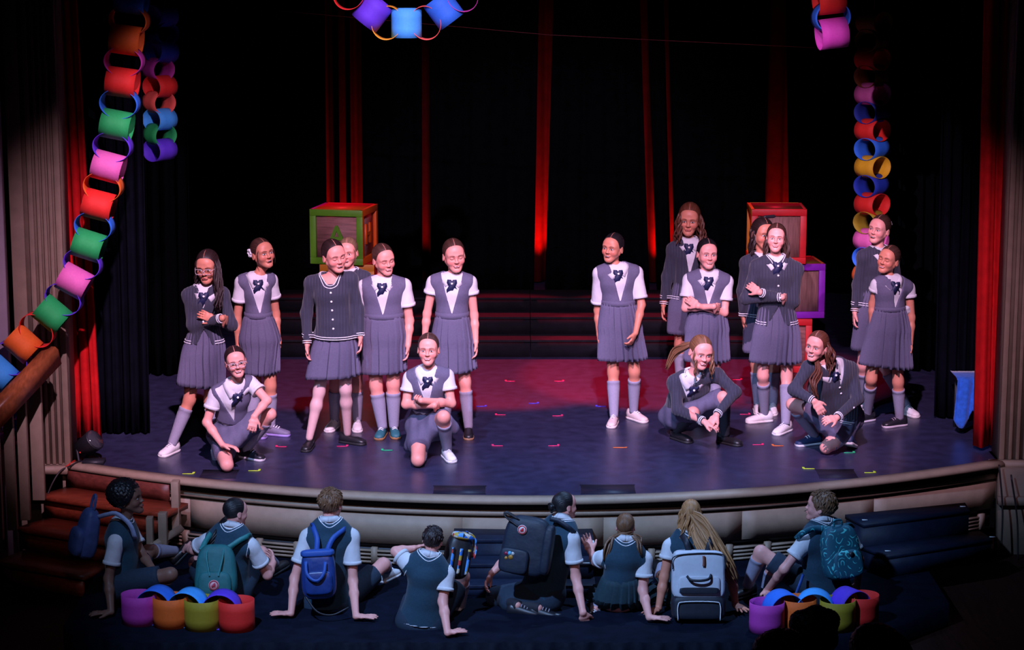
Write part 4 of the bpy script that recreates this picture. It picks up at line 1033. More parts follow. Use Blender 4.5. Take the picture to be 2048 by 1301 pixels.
        if neckline == 'v':
            def vcut(X, Y, Z_):
                x = X-v0[0]; y = Y-v0[1]; z = Z_-v0[2]; a_ = x*sS[0]+y*sS[1]+z*sS[2]; h = x*upv[0]+y*upv[1]+z*upv[2]; f = x*front[0]+y*front[1]+z*front[2]
                return np.maximum((np.abs(a_)-h*tb)*.97, -f)
            VE.func(lambda X, Y, Z_: -vcut(X, Y, Z_))
        if open_front:
            o0 = lerp(Pv, Wt, .75)
            def ocut(X, Y, Z_):
                x = X-o0[0]; y = Y-o0[1]; z = Z_-o0[2]; a_ = x*sS[0]+y*sS[1]+z*sS[2]; h = x*upv[0]+y*upv[1]+z*upv[2]; f = x*front[0]+y*front[1]+z*front[2]
                return np.maximum((np.abs(a_)+h*.45)*.9, -f)
            VE.func(lambda X, Y, Z_: -ocut(X, Y, Z_))
        V, Q = VE.mesh(); m = MB(); m.add(V, Q); m.build('cardigan', M_card, E, base)
        if neckline == 'v' or neckline == 'collar':
            torso(SH, .012, neck=False); SH.plane(lerp(Pv, Wt, 1.0), upv); V, Q = SH.mesh(); m = MB(); m.add(V, Q); m.build('shirt', M_shirt, E, base)
        # neckline piping
        for rr_, nm in ((rad+.006, 'neck_trim'), (rad+.016, 'neck_trim')):
            P = []
            for a_ in np.linspace(0, 2*np.pi, 40, endpoint=False):
                x_, f_ = math.cos(a_)*rr_, math.sin(a_)*rr_+.012
                if neckline == 'v' and math.sin(a_) > .35: continue
                o_ = N+upv*.16+sS*x_+front*f_; q = full.hit(o_, -upv, .4); P.append(q if q is not None else o_-upv*.18)
            if neckline == 'v': P = P[::-1]; k0 = int(np.argmax(np.linalg.norm(np.diff(np.array(P+[P[0]]), axis=0), axis=1))); P = P[k0+1:]+P[:k0+1]
            m = MB(); m.tube(np.array(P), .0033, 6, closed=neckline != 'v'); m.build(nm, M_trim, E, base)
        # cuffs and hem stripes
        for i, (el, wr) in enumerate(((j['el'], j['wl']), (j['er'], j['wr']))):
            if not cuffs[i]: continue
            ax = nz(wr-el); t1 = nz(np.cross(ax, [.3, .8, .2])); t2 = np.cross(ax, t1)
            for o in (-.006, -.022):
                c_ = lerp(el, wr, .97)+ax*o; m = MB(); m.tube(np.array([c_+(t1*math.cos(x)+t2*math.sin(x))*(.0355*a) for x in np.linspace(0, 2*np.pi, 20, endpoint=False)]), .0038, 6, closed=True); m.build('cuff_stripe', M_trim, E, base)
        for o in (.012, .030):
            c_ = lowp+upv*o; P = []
            for x in np.linspace(0, 2*np.pi, 48, endpoint=False):
                dr = sP*math.cos(x)+frontP*math.sin(x)
                if open_front and math.sin(x) > .75: continue
                q = full.hit(c_+dr*.40, -dr, .40); 
                if q is not None: P.append(q+dr*.003)
            if open_front and P:
                k0 = int(np.argmax(np.linalg.norm(np.diff(np.array(P+[P[0]]), axis=0), axis=1))); P = P[k0+1:]+P[:k0+1]
            if len(P) > 4: m = MB(); m.tube(np.array(P), .0036, 6, closed=not open_front); m.build('hem_stripe', M_trim, E, base)
        for k_ in range(5):
            t = lerp(.30 if neckline == 'round' else vdepth-.02, 1.30, k_/4) if not crossed else lerp(.35, 1.45, k_/4)
            c_ = lerp(N, Wt, t); q = VE.hit(c_+front*.35, -front, .35)
            if q is not None: m = MB(); m.tube([q-front*.004, q+front*.003, q+front*.005], [.0085, .0085, .004], 10); m.build('button', M_pearl, E, base)
    surf = VE if outfit != 'vest' else SH
    # collar
    if neckline != 'round' and not (outfit == 'plain'):
        nd = nz(lerp(nz(hc+hsc*(R@A3([0, .03, -.09]))-N), upv, .5)); colobj = None
        side_c = nz(sS-nd*np.dot(sS, nd)); fr_c = nz(np.cross(side_c, nd))*fs
        nk_ = hc+hsc*(R@A3([0, .034, -.11])); dN = (nk_-N); dN = dN-nd*np.dot(dN, nd); Nc = N+dN*.55
        q_ = lambda a_, f_, h_: Nc+(side_c*a_+fr_c*f_+nd*(h_+(.012 if back else 0)))*S
        for sg in (-1, 1):
            m = MB()
            stand = crom([q_(0, -.050, .030), q_(sg*.036, -.040, .028), q_(sg*.053, -.005, .018), q_(sg*.040, .040, -.004), q_(sg*.008, .070, -.036)], 18)
            inner = crom([q_(0, -.054, .052), q_(sg*.038, -.044, .050), q_(sg*.056, -.004, .040), q_(sg*.042, .046, .012), q_(sg*.008, .078, -.030)], 18)
            mid = crom([q_(0, -.068, .036), q_(sg*.050, -.055, .034), q_(sg*.068, -.002, .022), q_(sg*.056, .050, -.008), q_(sg*.020, .082, -.050)], 18)
            outer = crom([q_(0, -.074, .012), q_(sg*.056, -.058, .010), q_(sg*.080, .0, .002), q_(sg*.072, .055, -.030), q_(sg*.046, .080, -.074)], 18)
            if SH.P:
                for arr in (mid, outer):
                    for _ in range(14):
                        f_ = SH.ev(arr); b_ = f_ < .006
                        if not b_.any(): break
                        arr[b_] += (nz_rows(arr-N)*.7+nd*.3+fr_c*.2*np.sign((arr-N)@fr_c)[:, None])[b_]*.004
                    for _ in range(4): arr[1:-1] = arr[1:-1]*.5+.25*(arr[2:]+arr[:-2])
            G = [stand, inner, mid, outer]
            if sg > 0: G = G[::-1]
            m.grid(np.array(G)); o = m.build('collar' if colobj is None else 'collar_wing', M_shirt, E, base); sm = o.modifiers.new('cloth', 'SOLIDIFY'); sm.thickness = .004
            if colobj is None: colobj = o
            else: o.parent = colobj

    # bow
    if bow and outfit in ('vest', 'cardigan') and neckline != 'round':
        c_ = N-upv*.035; q = None
        for sd_ in (SH, VE):
            if sd_.P:
                q2 = sd_.hit(c_+front*.35, -front, .35)
                if q2 is not None and (q is None or np.dot(q2-q, front) > 0): q = q2
        if q is None: q = c_+front*.1
        q = q+front*.016
        bt = None
        for sg, dz in ((-1, .004), (1, -.004)):
            m = MB(); pts = [(-.030*sg, .028), (-.006*sg, .026), (.036*sg, -.036), (.033*sg, -.058), (.004*sg, -.062), (-.034*sg, .008)]
            if sg < 0: pts = pts[::-1]
            tl = front*.25; uu = nz(upv-front*.0)
            prism(m, [(x*S*1.25, y*S*1.30) for x, y in pts], q+front*dz, sS*fs if False else sS, uu, front, .007)
            o = m.build('bow_tie' if bt is None else 'ribbon', M_navy, E, base, smooth=False)
            if bt is None: bt = o
            else: o.parent = bt
        m = MB(); s = Sdf(.003); s.ell(q+front*.012+upv*.004, .0095, k=0); V, Q = s.mesh(); m.add(V, Q); o = m.build('pearl', M_pearl, E, base); o.parent = bt
    # skirt / shorts
    if drape:
        s = Sdf(.0085); s.cap(lerp(Pv, Wt, -.10), lerp(Pv, Wt, 1.0), pw+.016, ww+.014, .098*S*fat+.018, .082*S*fat+.014, side=sP, k=.04)
        for hp, kn in ((j['hl'], j['kl']), (j['hr'], j['kr'])): s.cap(hp, lerp(hp, kn, hem), .096*S*fat, lerp(.076, .047, hem)*S*fat+.024, k=.05, flat=(0, 1))
        for f in np.linspace(.25, hem-.06, 4):
            a1 = lerp(j['hl'], j['kl'], f); a2 = lerp(j['hr'], j['kr'], f); s.cap(a1+A3([0, 0, .018]), a2+A3([0, 0, .018]), .060*S, k=.05)
        for (f0, side_w, dz) in drape if drape is not True else []:
            q0 = lerp(lerp(j['hl'], j['kl'], f0), lerp(j['hr'], j['kr'], f0), side_w); s.cap(q0, q0+A3(dz), .055, .05, k=.05)
        s.func(lambda X, Y, Z_: (floor+.012)-Z_)
        V, Q = s.mesh(); ph = (V-Pv)@sP; V = V+nz_rows(V-Pv)*(.0035*np.sin(ph*95)*np.clip(np.linalg.norm(V-Wt, axis=1)/.2, 0, 1))[:, None]
        m = MB(); m.add(V, Q); m.build('skirt', M_vest, E, base)
    if outfit in ('vest', 'cardigan', 'tealskirt') and not skirtless and not drape:
        nr = 16; nc = pleats*6; G = []; sk_o = .030 if outfit != 'cardigan' else .010; kL, kR = j['kl'], j['kr']; mk = (kL+kR)/2
        for i in range(nr):
            t = i/(nr-1)
            if t < .28:
                f = t/.28; c_ = lerp(Wt, Pv, f); a_ = lerp(ww+sk_o, pw+sk_o, f**.7); b_ = lerp(.082*S*fat+sk_o, .100*S*fat+sk_o, f**.7); sd_ = sP; nrm = upv
            else:
                f = (t-.28)/.72*hem; cl = lerp(j['hl'], kL, f); cr = lerp(j['hr'], kR, f); c_ = (cl+cr)/2; r_ = lerp(.076, .052, f)*S*fat
                fl = (t-.28)/.72; e0 = lerp(sk_o, .020, min(1, fl*4)); a_ = np.linalg.norm(cr-cl)/2+r_+e0+.040*fl*flare; b_ = r_+e0+.024+.050*fl*flare
                sd_ = nz(lerp(sP, nz(cr-cl), min(1, fl*1.5))); nrm = nz(lerp(upv, nz(Pv-mk), min(1, fl*2)))
            dp_ = nz(np.cross(sd_, nrm)); row = []
            for q_ in range(nc):
                x = 2*np.pi*q_/nc; ph = (q_ % 6)/6; saw = (ph if ph < .85 else (1-ph)*5.6)-.4
                am = (.003+.021*min(1, max(0, t-.06)*1.2))*tight; rr = 1+0*am
                e1 = abs(math.cos(x))**.85*math.copysign(1, math.cos(x)); e2 = abs(math.sin(x))**.85*math.copysign(1, math.sin(x))
                dirv = sd_*e1*(a_+am*saw*1.5)+dp_*e2*(b_+am*saw*1.5)
                row.append(c_+dirv+nrm*(.004*math.sin(x*3+1)*t))
            G.append(row)
        G = np.array(G); lim = floor+.012; G[..., 2] = np.maximum(G[..., 2], lim+.002*np.sin(np.arange(nc))[None, :])
        m = MB(); m.grid(G, True); o = m.build('skirt', M_vest if outfit != 'tealskirt' else mat('dark_teal_skirt', (.010, .034, .048), .85, .15, 60, .15, 40), E, base, smooth=False)
        me = o.data; me.polygons.foreach_set('use_smooth', np.ones(len(me.polygons), bool)); me.set_sharp_from_angle(angle=math.radians(26))
        sm = o.modifiers.new('cloth', 'SOLIDIFY'); sm.thickness = .004
        if outfit == 'vest':
            G2 = []
            for o_, f in ((.028, -.10), (.034, -.09), (.036, .12), (.030, .13)):
                c_ = lerp(Wt, Pv, f); G2.append([c_+sP*math.cos(x)*(ww+o_+.004)+nz(np.cross(sP, upv))*math.sin(x)*(.082*S*fat+o_+.004) for x in np.linspace(0, 2*np.pi, 48, endpoint=False)])
            m = MB(); m.grid(np.array(G2), True); m.build('waistband', M_vest, E, base)
    if outfit == 'teal' or outfit == 'plain':
        s = Sdf(.013); s.cap(lerp(Pv, Wt, -.12), lerp(Pv, Wt, .5), pw+.012, ww+.012, .112*S, .09*S, side=sP, k=.03)
        for hp, kn in ((j['hl'], j['kl']), (j['hr'], j['kr'])): s.cap(hp, lerp(hp, kn, shl), .094*S*fat, .078*S*fat, k=.04, flat=(0, 1 if shl < 1 else 0))
        V, Q = s.mesh(); m = MB(); m.add(V, Q); m.build('shorts', M_shorts, E, base)
    # socks
    if sock:
        for i, (kn, an) in enumerate(((j['kl'], j['al']), (j['kr'], j['ar']))):
            if not legs[i]: continue
            a = S*fat; tt = np.array([.20, .22, .26, .265, .34, .5, .7, .9, 1.0, 1.06]); rr = np.interp(tt, [.0, .32, 1.0], [.047, .051, .033])*a+.004; rr[1:3] += .0015
            pts = np.array([lerp(kn, an, t) for t in tt]); m = MB(); m.tube(pts, rr, 18); m.build('sock', M_sock if sock is True else sock, E, base)
    # shoes
    for i, (an, hd, fdir) in enumerate(((j['al'], toeL, footL), (j['ar'], toeR, footR))):
        if not legs[i]: continue
        kd = shoes if i == 0 or shoesR is None else shoesR
        if fdir is not None: d = nz(A3(fdir)); f_, u_, s_ = shoe_frame(an, d); g_ = an-u_*.085*S
        else: a_ = math.radians(hd); d = A3([math.sin(a_), -math.cos(a_), 0]); g_ = an-A3([0, 0, .085*S])
        build_shoe(E, base, g_, d, S, kd)
    # glasses
    if glasses:
        m = MB(); fr = []
        for sx in (-1, 1):
            P = []
            for x in np.linspace(0, 2*np.pi, 28, endpoint=False):
                e1 = abs(math.cos(x))**.55*math.copysign(1, math.cos(x)); e2 = abs(math.sin(x))**.55*math.copysign(1, math.sin(x)); P.append(hl((sx*.034+.027*e1, -.1035+.10*max(0, abs(sx*.034+.027*e1)-.03)*.5, .001+.020*e2)))
            m.tube(np.array(P), .0021, 6, closed=True)
            m.tube([hl((sx*.060, -.099, .010)), hl((sx*.074, -.06, .010)), hl((sx*.082, .012, .006))], .0018, 5)
        m.tube([hl((-.008, -.107, .006)), hl((0, -.109, .009)), hl((.008, -.107, .006))], .002, 5)
        gf = m.build('glasses', mat('clear_pink_frame', (.55, .46, .50), .25, .05), E, base)
        for sx in (-1, 1):
            m = MB(); m.grid(np.array([[hl((sx*.034+a_*.025, -.103, .001+b_*.018)) for a_ in (-1, 1)] for b_ in (-1, 1)])); o = m.build('lens', M_lens, E, base); o.parent = gf
    ctx = dict(E=E, base=base, j=j, hl=hl, hc=hc, R=R, hsc=hsc, up=upv, side=sS, front=front, N=N, Pv=Pv, Wt=Wt, Ch=Ch, Y0=Y0, U=U, VE=VE, SH=SH, S=S)
    if extras: extras(ctx)
    return ctx
# thin spectacle lens
M_lens = bpy.data.materials.new('spectacle_lens'); M_lens.use_nodes = True
_nt = M_lens.node_tree; _nt.nodes.remove(_nt.nodes['Principled BSDF']); _tr = _nt.nodes.new('ShaderNodeBsdfTransparent'); _gl = _nt.nodes.new('ShaderNodeBsdfGlossy'); _gl.inputs['Roughness'].default_value = .15
_mx = _nt.nodes.new('ShaderNodeMixShader'); _mx.inputs[0].default_value = .12; _nt.links.new(_tr.outputs[0], _mx.inputs[1]); _nt.links.new(_gl.outputs[0], _mx.inputs[2]); _nt.links.new(_mx.outputs[0], _nt.nodes['Material Output'].inputs[0])
# ================================================================== THE CAST ON STAGE
def hair_clip(ctx):      # white flower scrunchie behind the head
    hl = ctx['hl']; m = MB(); s = Sdf(.005)
    for k in range(6):
        a = k*math.pi/3; s.ell(hl((-.074, .062+.02*math.cos(a), .022+.024*math.sin(a))), .014, k=.004)
    V, Q = s.mesh(); m.add(V, Q); m.build('hair_flower', M_trim, ctx['E'], ctx['base'])
def black_bow(ctx):
    hl = ctx['hl']; m = MB(); s = Sdf(.005); s.cap(hl((.02, .03, .128)), hl((.105, .05, .128)), .014, .014, k=.01); V, Q = s.mesh(); m.add(V, Q); m.build('hair_bow', M_black, ctx['E'], ctx['base'])
def scrunchie(ctx):
    hl = ctx['hl']; m = MB(); s = Sdf(.005)
    for k in range(5): s.ell(hl((.05-.012*k, .085+.01*(k % 2), .055+.012*math.sin(k*2.))), .013, k=.004)
    V, Q = s.mesh(); m.add(V, Q); m.build('hair_scrunchie', M_trim, ctx['E'], ctx['base'])
def shirt_tail(ctx):
    p = ctx['j']['er']; c = lerp(ctx['Wt'], ctx['Pv'], .1)+ctx['side']*.15; m = MB(); s = Sdf(.006)
    for k in range(5): s.ell(c+A3([.012*math.sin(k*2), -.04+.01*k, .03-.025*k]), (.03, .02, .022), k=.012)
    V, Q = s.mesh(); m.add(V, Q); m.build('shirt_tail', M_shirt, ctx['E'], ctx['base'])
IN = None
person(1, 'standing pupil in glasses and charcoal cardigan, arms folded, long dark hair', ((283, 148), (292, 326)), -10,
       dict(n=(272, 352), sl=(196, 374), sr=(360, 368, .02), el=(214, 528, -.05), wl=(362, 492, -.20), er=(408, 528, -.03), wr=(325, 500, -.16), hl=(228, 612), hr=(318, 612), kl=(198, 900, -.02), kr=(300, 905, .03), al=(114, 1168), ar=(330, 1150)),
       pitch=12, skin='tan', hair='dkbrown', eyes='half', mouth='closed', outfit='cardigan', glasses=True, gl=dict(to=(420, 520, -.02), curl=.5), gr=dict(to=(252, 470, -.15), pn=(0, 1, -.3), curl=.15, spread=.03), toeL=-25, toeR=10, crossed=True, vdepth=.55,
       hairdo=('long', ('long', dict(az0=100, az1=260, n=18, L=.30, out=.025, wave=.01)), ('long', dict(az0=62, az1=100, n=9, L=.34, fwd=.09, out=.05, wave=.012)), ('long', dict(az0=262, az1=290, n=5, L=.20, fwd=.0, out=.02))), cuffs=(1, 0), open_front=True)
person(1, 'standing pupil in pinafore with white flower in her hair, mouth wide open', ((548, 88), (580, 254)), 36,
       dict(n=(532, 292), sl=(458, 308, -.03), sr=(606, 298, .03), el=(436, 500, .0), wl=(443, 630, .0), er=(630, 470, .10), wr=(640, 575, .07), hl=(505, 590), hr=(592, 590), kl=(530, 835, .03), kr=(602, 832, -.02), al=(500, 1085), ar=(606, 1078)),
       pitch=0, skin='tan', hair='brown', eyes='open', mouth='sing', outfit='vest', toeL=55, toeR=72, shoes='purple', hairdo=('bun', ('wisp',)), extras=hair_clip, tight=.6, pleats=20, flare=-.1, gr=dict(curl=.4))
person(1, 'pupil in glasses and pinafore squatting with one knee on the floor', ((414, 630), (445, 797)), 14,
       dict(n=(424, 828, -.05), sl=(330, 868, -.06), sr=(500, 812, .0), el=(284, 1015, -.08), wl=(362, 1128, -.22), er=(586, 905, -.10), wr=(522, 985, -.24), hl=(350, 1075, .10), hr=(440, 1065, .12), kl=('z', 385, 1228, .06), kr=(600, 975, -.02), al=(345, 1150, .14), ar=(488, 1195)),
       Y0=16.32, pitch=4, hy=-.10, skin='fair', hair='dkbrown', eyes='open', mouth='grin', outfit='vest', glasses=True, gl=dict(to=(440, 1140, -.24), pn=(.2, -.2, -1), curl=.3), gr=dict(to=(508, 1060, -.28), pn=(-.2, .9, -.3), curl=.55), footL=(.1, .5, -.85), toeR=55, shoes='blackw', hairdo=('bun',), hem=.66, drape=True)
person(2, 'pupil in buttoned round-neck cardigan and pale tights leaning forward', ((203, 95), (240, 272)), 28,
       dict(n=(205, 296, -.03), sl=(108, 312), sr=(303, 292), el=(82, 470, .03), wl=(86, 625, -.03), er=(342, 452, .02), wr=(352, 588, -.05), hl=(180, 590), hr=(275, 590), kl=(146, 862, -.03), kr=(278, 850, -.03), al=(98, 1142), ar=(288, 1118)),
       pitch=12, hy=-.08, skin='rosy', hair='dkbrown', eyes='shut', mouth='open', outfit='cardigan', neckline='round', toeL=-8, toeR=62, shoes='black', sock=False, tights=(.62, .50, .52), hairdo=('bun',), gather=1.06, flare=.9, pleats=18, tight=.8, hips_off=.05)
person(2, 'fair-haired pupil in dark cardigan, half hidden behind the leaning pupil', ((289, 86), (290, 243)), -8,
       dict(n=(295, 270), sl=(212, 292), sr=(372, 288), el=(200, 440), wl=(208, 570), er=(390, 440), wr=(380, 570), hl=(250, 560), hr=(335, 560), kl=(228, 820), kr=(332, 820), al=(222, 1045), ar=(336, 1045)),
       Y0=17.42, skin='rosy', hair='dkblond', eyes='half', mouth='open', outfit='cardigan', vdepth=.5, shoes='white', hairdo=('bun', ('wisp',)), toeL=-15, toeR=5)
person(2, 'sturdy pupil in pinafore with wide white shirt front and teal shoes', ((455, 117), (483, 284)), 26,
       dict(n=(460, 306), sl=(372, 332), sr=(572, 326, .02), el=(362, 510, .05), wl=(378, 650, .02), er=(598, 505, .03), wr=(590, 630, -.03), hl=(425, 585), hr=(512, 585), kl=(430, 830, -.02), kr=(516, 822, -.02), al=(462, 1082), ar=(520, 1078)),
       pitch=13, skin='rosy', hair='brown', eyes='shut', mouth='smile', outfit='vest', fat=1.12, sleeve=.58, toeL=-8, toeR=10, shoes='teal', hairdo=('bun',), tight=.7, pleats=18)
person(2, 'slim tall pupil in pinafore and black slip-on shoes behind the kneeling pupil', ((813, 92), (830, 270)), 12,
       dict(n=(812, 290), sl=(718, 308), sr=(902, 308), el=(686, 470, .02), wl=(674, 590, .0), er=(922, 478, .02), wr=(930, 612, -.03), hl=(768, 590), hr=(855, 590), kl=(782, 825), kr=(876, 812, -.02), al=(778, 1080), ar=(893, 1082)),
       pitch=9, skin='rosy', hair='brown', eyes='shut', mouth='smile', outfit='vest', sleeve=.36, toeL=-4, toeR=2, shoes='blackgum', hairdo=('bun',), tight=.7, pleats=18)
person(2, 'pupil in pinafore kneeling on one knee with folded arms and white sneakers', ((692, 565), (693, 737)), -3,
       dict(n=(690, 760, -.05), sl=(602, 788, -.03), sr=(785, 778, -.03), el=(580, 925, -.07), wl=(722, 930, -.22), er=(808, 920, -.07), wr=(655, 905, -.26), hl=(645, 1030, .05), hr=(735, 1025, .05), kl=('z', 640, 1202, .062), kr=(768, 988, -.27), al=(668, 1150, .08), ar=(786, 1195)),
       Y0=16.5, pitch=0, hy=-.09, skin='rosy', hair='brown', eyes='half', mouth='smile', outfit='vest', gl=dict(to=(790, 920, -.04), curl=.5, pn=(0, 1, 0)), gr=dict(to=(600, 912, -.04), curl=.8, pn=(0, 1, .3), spread=.02, thumb=1), footL=(0.05, .4, -.9), toeR=18, shoes='white', hairdo=('bun',), hem=.62, fat=1.04, drape=[(.5, 1.0, (.10, .02, -.06)), (.4, .0, (-.06, .02, -.06))])
person(3, 'pupil in pleated pinafore and pale pink shoes standing apart', ((166, 205), (148, 359)), -28,
       dict(n=(173, 378), sl=(92, 398, -.02), sr=(272, 395, .02), el=(86, 580, .05), wl=(92, 700, .03), er=(296, 555, -.03), wr=(268, 690, -.17), hl=(148, 645), hr=(235, 645), kl=(160, 880, -.02), kr=(262, 876, -.02), al=(163, 1130), ar=(258, 1108)),
       pitch=3, skin='tan', hair='black', eyes='half', mouth='open', outfit='vest', sleeve=.80, gr=dict(to=(240, 752, -.20), curl=.5), toeL=-12, toeR=36, shoes='pinkw', hairdo=('bun',), tight=1.7, pleats=24)
person(3, 'pupil with long wavy auburn hair in open cardigan, rearmost of her cluster', ((532, 60), (520, 228)), -8,
       dict(n=(520, 252), sl=(450, 282), sr=(604, 288), el=(420, 420, .02), wl=(402, 556, -.02), er=(638, 425), wr=(640, 550), hl=(482, 520), hr=(570, 520), kl=(482, 748), kr=(570, 748), al=(482, 978), ar=(570, 978)),
       pitch=9, S=1.0, skin='tan', hair='auburn', eyes='half', mouth='closed', outfit='cardigan', vdepth=.95, hairdo=('long', ('long', dict(az0=70, az1=290, n=26, L=.27, out=.045, wave=.016)), ('long', dict(az0=292, az1=318, n=5, L=.20, fwd=.05, out=.03, wave=.014))), pleats=26, open_front=True)
person(3, 'dark-haired pupil in pinafore with folded bare arms behind the crouching pupil', ((616, 232), (610, 389)), 10,
       dict(n=(615, 410), sl=(526, 430), sr=(708, 438), el=(508, 570, -.06), wl=(645, 562, -.21), er=(695, 592, -.06), wr=(570, 560, -.18), hl=(568, 655), hr=(655, 655), kl=(572, 880), kr=(650, 880), al=(572, 1112), ar=(650, 1112)),
       pitch=2, skin='fair', hair='black', eyes='open', mouth='smile', outfit='vest', sleeve=.62, gl=dict(to=(712, 575, -.03), curl=.4), gr=dict(to=(512, 520, -.10), curl=.18, pn=(0, 1, -.2), spread=.02), hairdo=('bun', ('long', dict(az0=150, az1=210, n=6, L=.2, out=.03))), tight=1.7, pleats=24)
person(3, 'pupil in cardigan crouching on both feet with side ponytail and black boots', ((592, 700), (570, 870)), 18,
       dict(n=(542, 900, -.12), sl=(458, 925, -.10), sr=(660, 890, -.10), el=(470, 1060, -.18), wl=(598, 1118, -.38), er=(748, 975, -.18), wr=(658, 1086, -.38), hl=(440, 1090, .16), hr=(530, 1090, .16), kl=(545, 1075, -.20), kr=(690, 1000, -.14), al=(470, 1205), ar=(698, 1222)),
       Y0=17.02, pitch=10, hy=-.22, skin='fair', hair='ltbrown', eyes='open', mouth='smile', outfit='cardigan', vdepth=.7, gl=dict(to=(660, 1140, -.42), curl=.4, pn=(0, .5, -1)), gr=dict(to=(618, 1138, -.42), curl=.4, pn=(0, .6, -1)), toeL=35, toeR=45, shoes='black', sock=mat('black_sock', (.012, .012, .02), .8), hairdo=('pony', ('pony', [(-.03, .10, .03), (500, 760, -.1), (450, 790, -.05), (415, 860, -.05)], 14, .012, .012), ('long', dict(az0=48, az1=60, n=3, L=.2, fwd=.02, out=.01)), ('long', dict(az0=-60, az1=-48, n=2, L=.18, fwd=.02, out=.01))), hem=.92, drape=[(.3, .0, (-.03, 0, -.06))])
person(4, 'pupil in cardigan with folded arms and long hair before the red block', ((224, 156), (212, 304)), -8,
       dict(n=(215, 332), sl=(128, 358), sr=(314, 372, .02), el=(74, 515, -.04), wl=(248, 508, -.17), er=(300, 530, -.04), wr=(140, 485, -.17), hl=(172, 630), hr=(270, 630), kl=(156, 878), kr=(268, 882, -.03), al=(162, 1098), ar=(262, 1146)),
       pitch=-2, skin='fair', hair='brown', eyes='half', mouth='smile', outfit='cardigan', neckline='collar', crossed=True, open_front=True, gl=dict(to=(296, 516, .04), curl=.4), gr=dict(to=(88, 448, -.09), curl=.15, pn=(0, 1, -.2), spread=.03), toeL=-72, toeR=-38, shoes='white', hairdo=('half', ('long', dict(az0=75, az1=285, n=24, L=.24, out=.03, wave=.008)),), pleats=24, tight=1.6)
person(4, 'pupil with black hair bow glancing sideways, mostly hidden before the red block', ((160, 130), (152, 290)), 20,
       dict(n=(150, 318), sl=(78, 342), sr=(235, 345), el=(58, 480), wl=(62, 600), er=(250, 480), wr=(250, 600), hl=(120, 595), hr=(212, 595), kl=(124, 825), kr=(207, 825), al=(130, 1050), ar=(203, 1052)),
       skin='tan', hair='dkbrown', eyes='open', mouth='open', outfit='cardigan', vdepth=.5, hairdo=('half', ('long', dict(az0=70, az1=290, n=22, L=.22, out=.02))), extras=black_bow, toeR=-8)
person(4, 'tall pupil in cardigan with scrunchie, behind the pupil at the edge of the stage', ((722, 115), (688, 264)), -38,
       dict(n=(702, 292), sl=(632, 312, -.05), sr=(768, 316, .06), el=(604, 450, .0), wl=(590, 580, -.05), er=(790, 450, .08), wr=(800, 585, .05), hl=(655, 545, -.02), hr=(742, 545, .03), kl=(628, 830, -.02), kr=(725, 830), al=(640, 1040), ar=(832, 1062)),
       Y0=18.02, pitch=3, skin='fair', hair='brown', eyes='half', mouth='open', outfit='cardigan', vdepth=.55, shoes='white', toeL=-60, toeR=25, hairdo=('bun',), extras=scrunchie, pleats=26)
person(4, 'small pupil in pinafore with one dark sneaker forward at the edge of the stage', ((770, 260), (727, 405)), -38,
       dict(n=(756, 424), sl=(696, 445, -.04), sr=(844, 460, .05), el=(674, 540, .0), wl=(670, 640, -.02), er=(857, 605, .03), wr=(853, 728, -.01), hl=(708, 645), hr=(792, 645), kl=(668, 895, -.02), kr=(795, 910, -.02), al=(650, 1095), ar=(800, 1118)),
       Y0=17.52, pitch=4, skin='tan', hair='brown', eyes='shut', mouth='smile', outfit='vest', sleeve=.34, toeL=-60, toeR=-66, shoes='blackw', hairdo=('bun',), extras=shirt_tail, S=.93, tight=1.7, pleats=24)
person(4, 'pupil in cardigan kneeling on one knee, long hair falling over her chest', ((425, 666), (393, 820)), -32,
       dict(n=(458, 835, -.10), sl=(372, 838, -.15), sr=(568, 845, .04), el=(302, 945, -.24), wl=(398, 1000, -.37), er=(604, 990, -.10), wr=(505, 1078, -.32), hl=(490, 1075, .06), hr=(572, 1085, .14), kl=(295, 1015, .06), kr=('z', 455, 1218, .062), al=(396, 1205), ar=(570, 1160, .10)),
       Y0=16.62, pitch=5, hy=-.18, skin='fair', hair='auburn', eyes='open', mouth='grin', outfit='cardigan', vdepth=.5, gl=dict(to=(448, 1072, -.40), curl=.45, pn=(.3, .6, -.6)), gr=dict(to=(430, 1092, -.40), curl=.45, pn=(-.2, .6, -.8)), toeL=-65, footR=(.3, .9, -.35), shoes='navy', hairdo=('long', ('long', dict(az0=80, az1=120, n=7, L=.20, out=.05, fwd=-.02, wave=.012)), ('long', dict(az0=120, az1=240, n=10, L=.16, out=.02)), ('pony', [(-.06, .03, -.03), (425, 850, -.26), (398, 915, -.36), (412, 980, -.38)], 12, .012, .012)), hem=.66, drape=[(.5, .5, (0, -.02, -.03)), (.4, 1.0, (.06, .04, -.05))])

# ================================================================== THE PUPILS SITTING IN THE PIT
PZ = PIT
DOWN = (0, 0, -1.)
def flat(u, v, d=-.25, spread=.2): return dict(to=(u, v, d), flat=True, pn=DOWN, curl=.06, spread=spread)
cR = person(5, 'seated pupil with dark curly hair turned sideways, propped on one hand', ((520, 118), (588, 366)), 78,
       dict(n=(505, 405), sl=(462, 540, -.13), sr=(560, 450, .14), el=(410, 800, -.18), wl=('z', 428, 1035, PZ+.035), er=(640, 625, .08), wr=(728, 742, -.08), hl=(470, 845, -.10), hr=(535, 815, .10), kl=(845, 770, -.14), kr=(690, 608, .34), al=(720, 880, .02), ar=(868, 606, .56)),
       Y0=14.50, floor=PZ, hy=.0, skin='brown', hair='black', eyes='half', mouth='closed', outfit='teal', gl=flat(250, 1082, -.34), gr=dict(to=(800, 800, -.12), curl=.4, pn=(.3, 0, -1)), footL=(-.3, .3, -.1), footR=(.55, .35, .55), shoes='black', hairdo=('afro',), sleeve=.62)
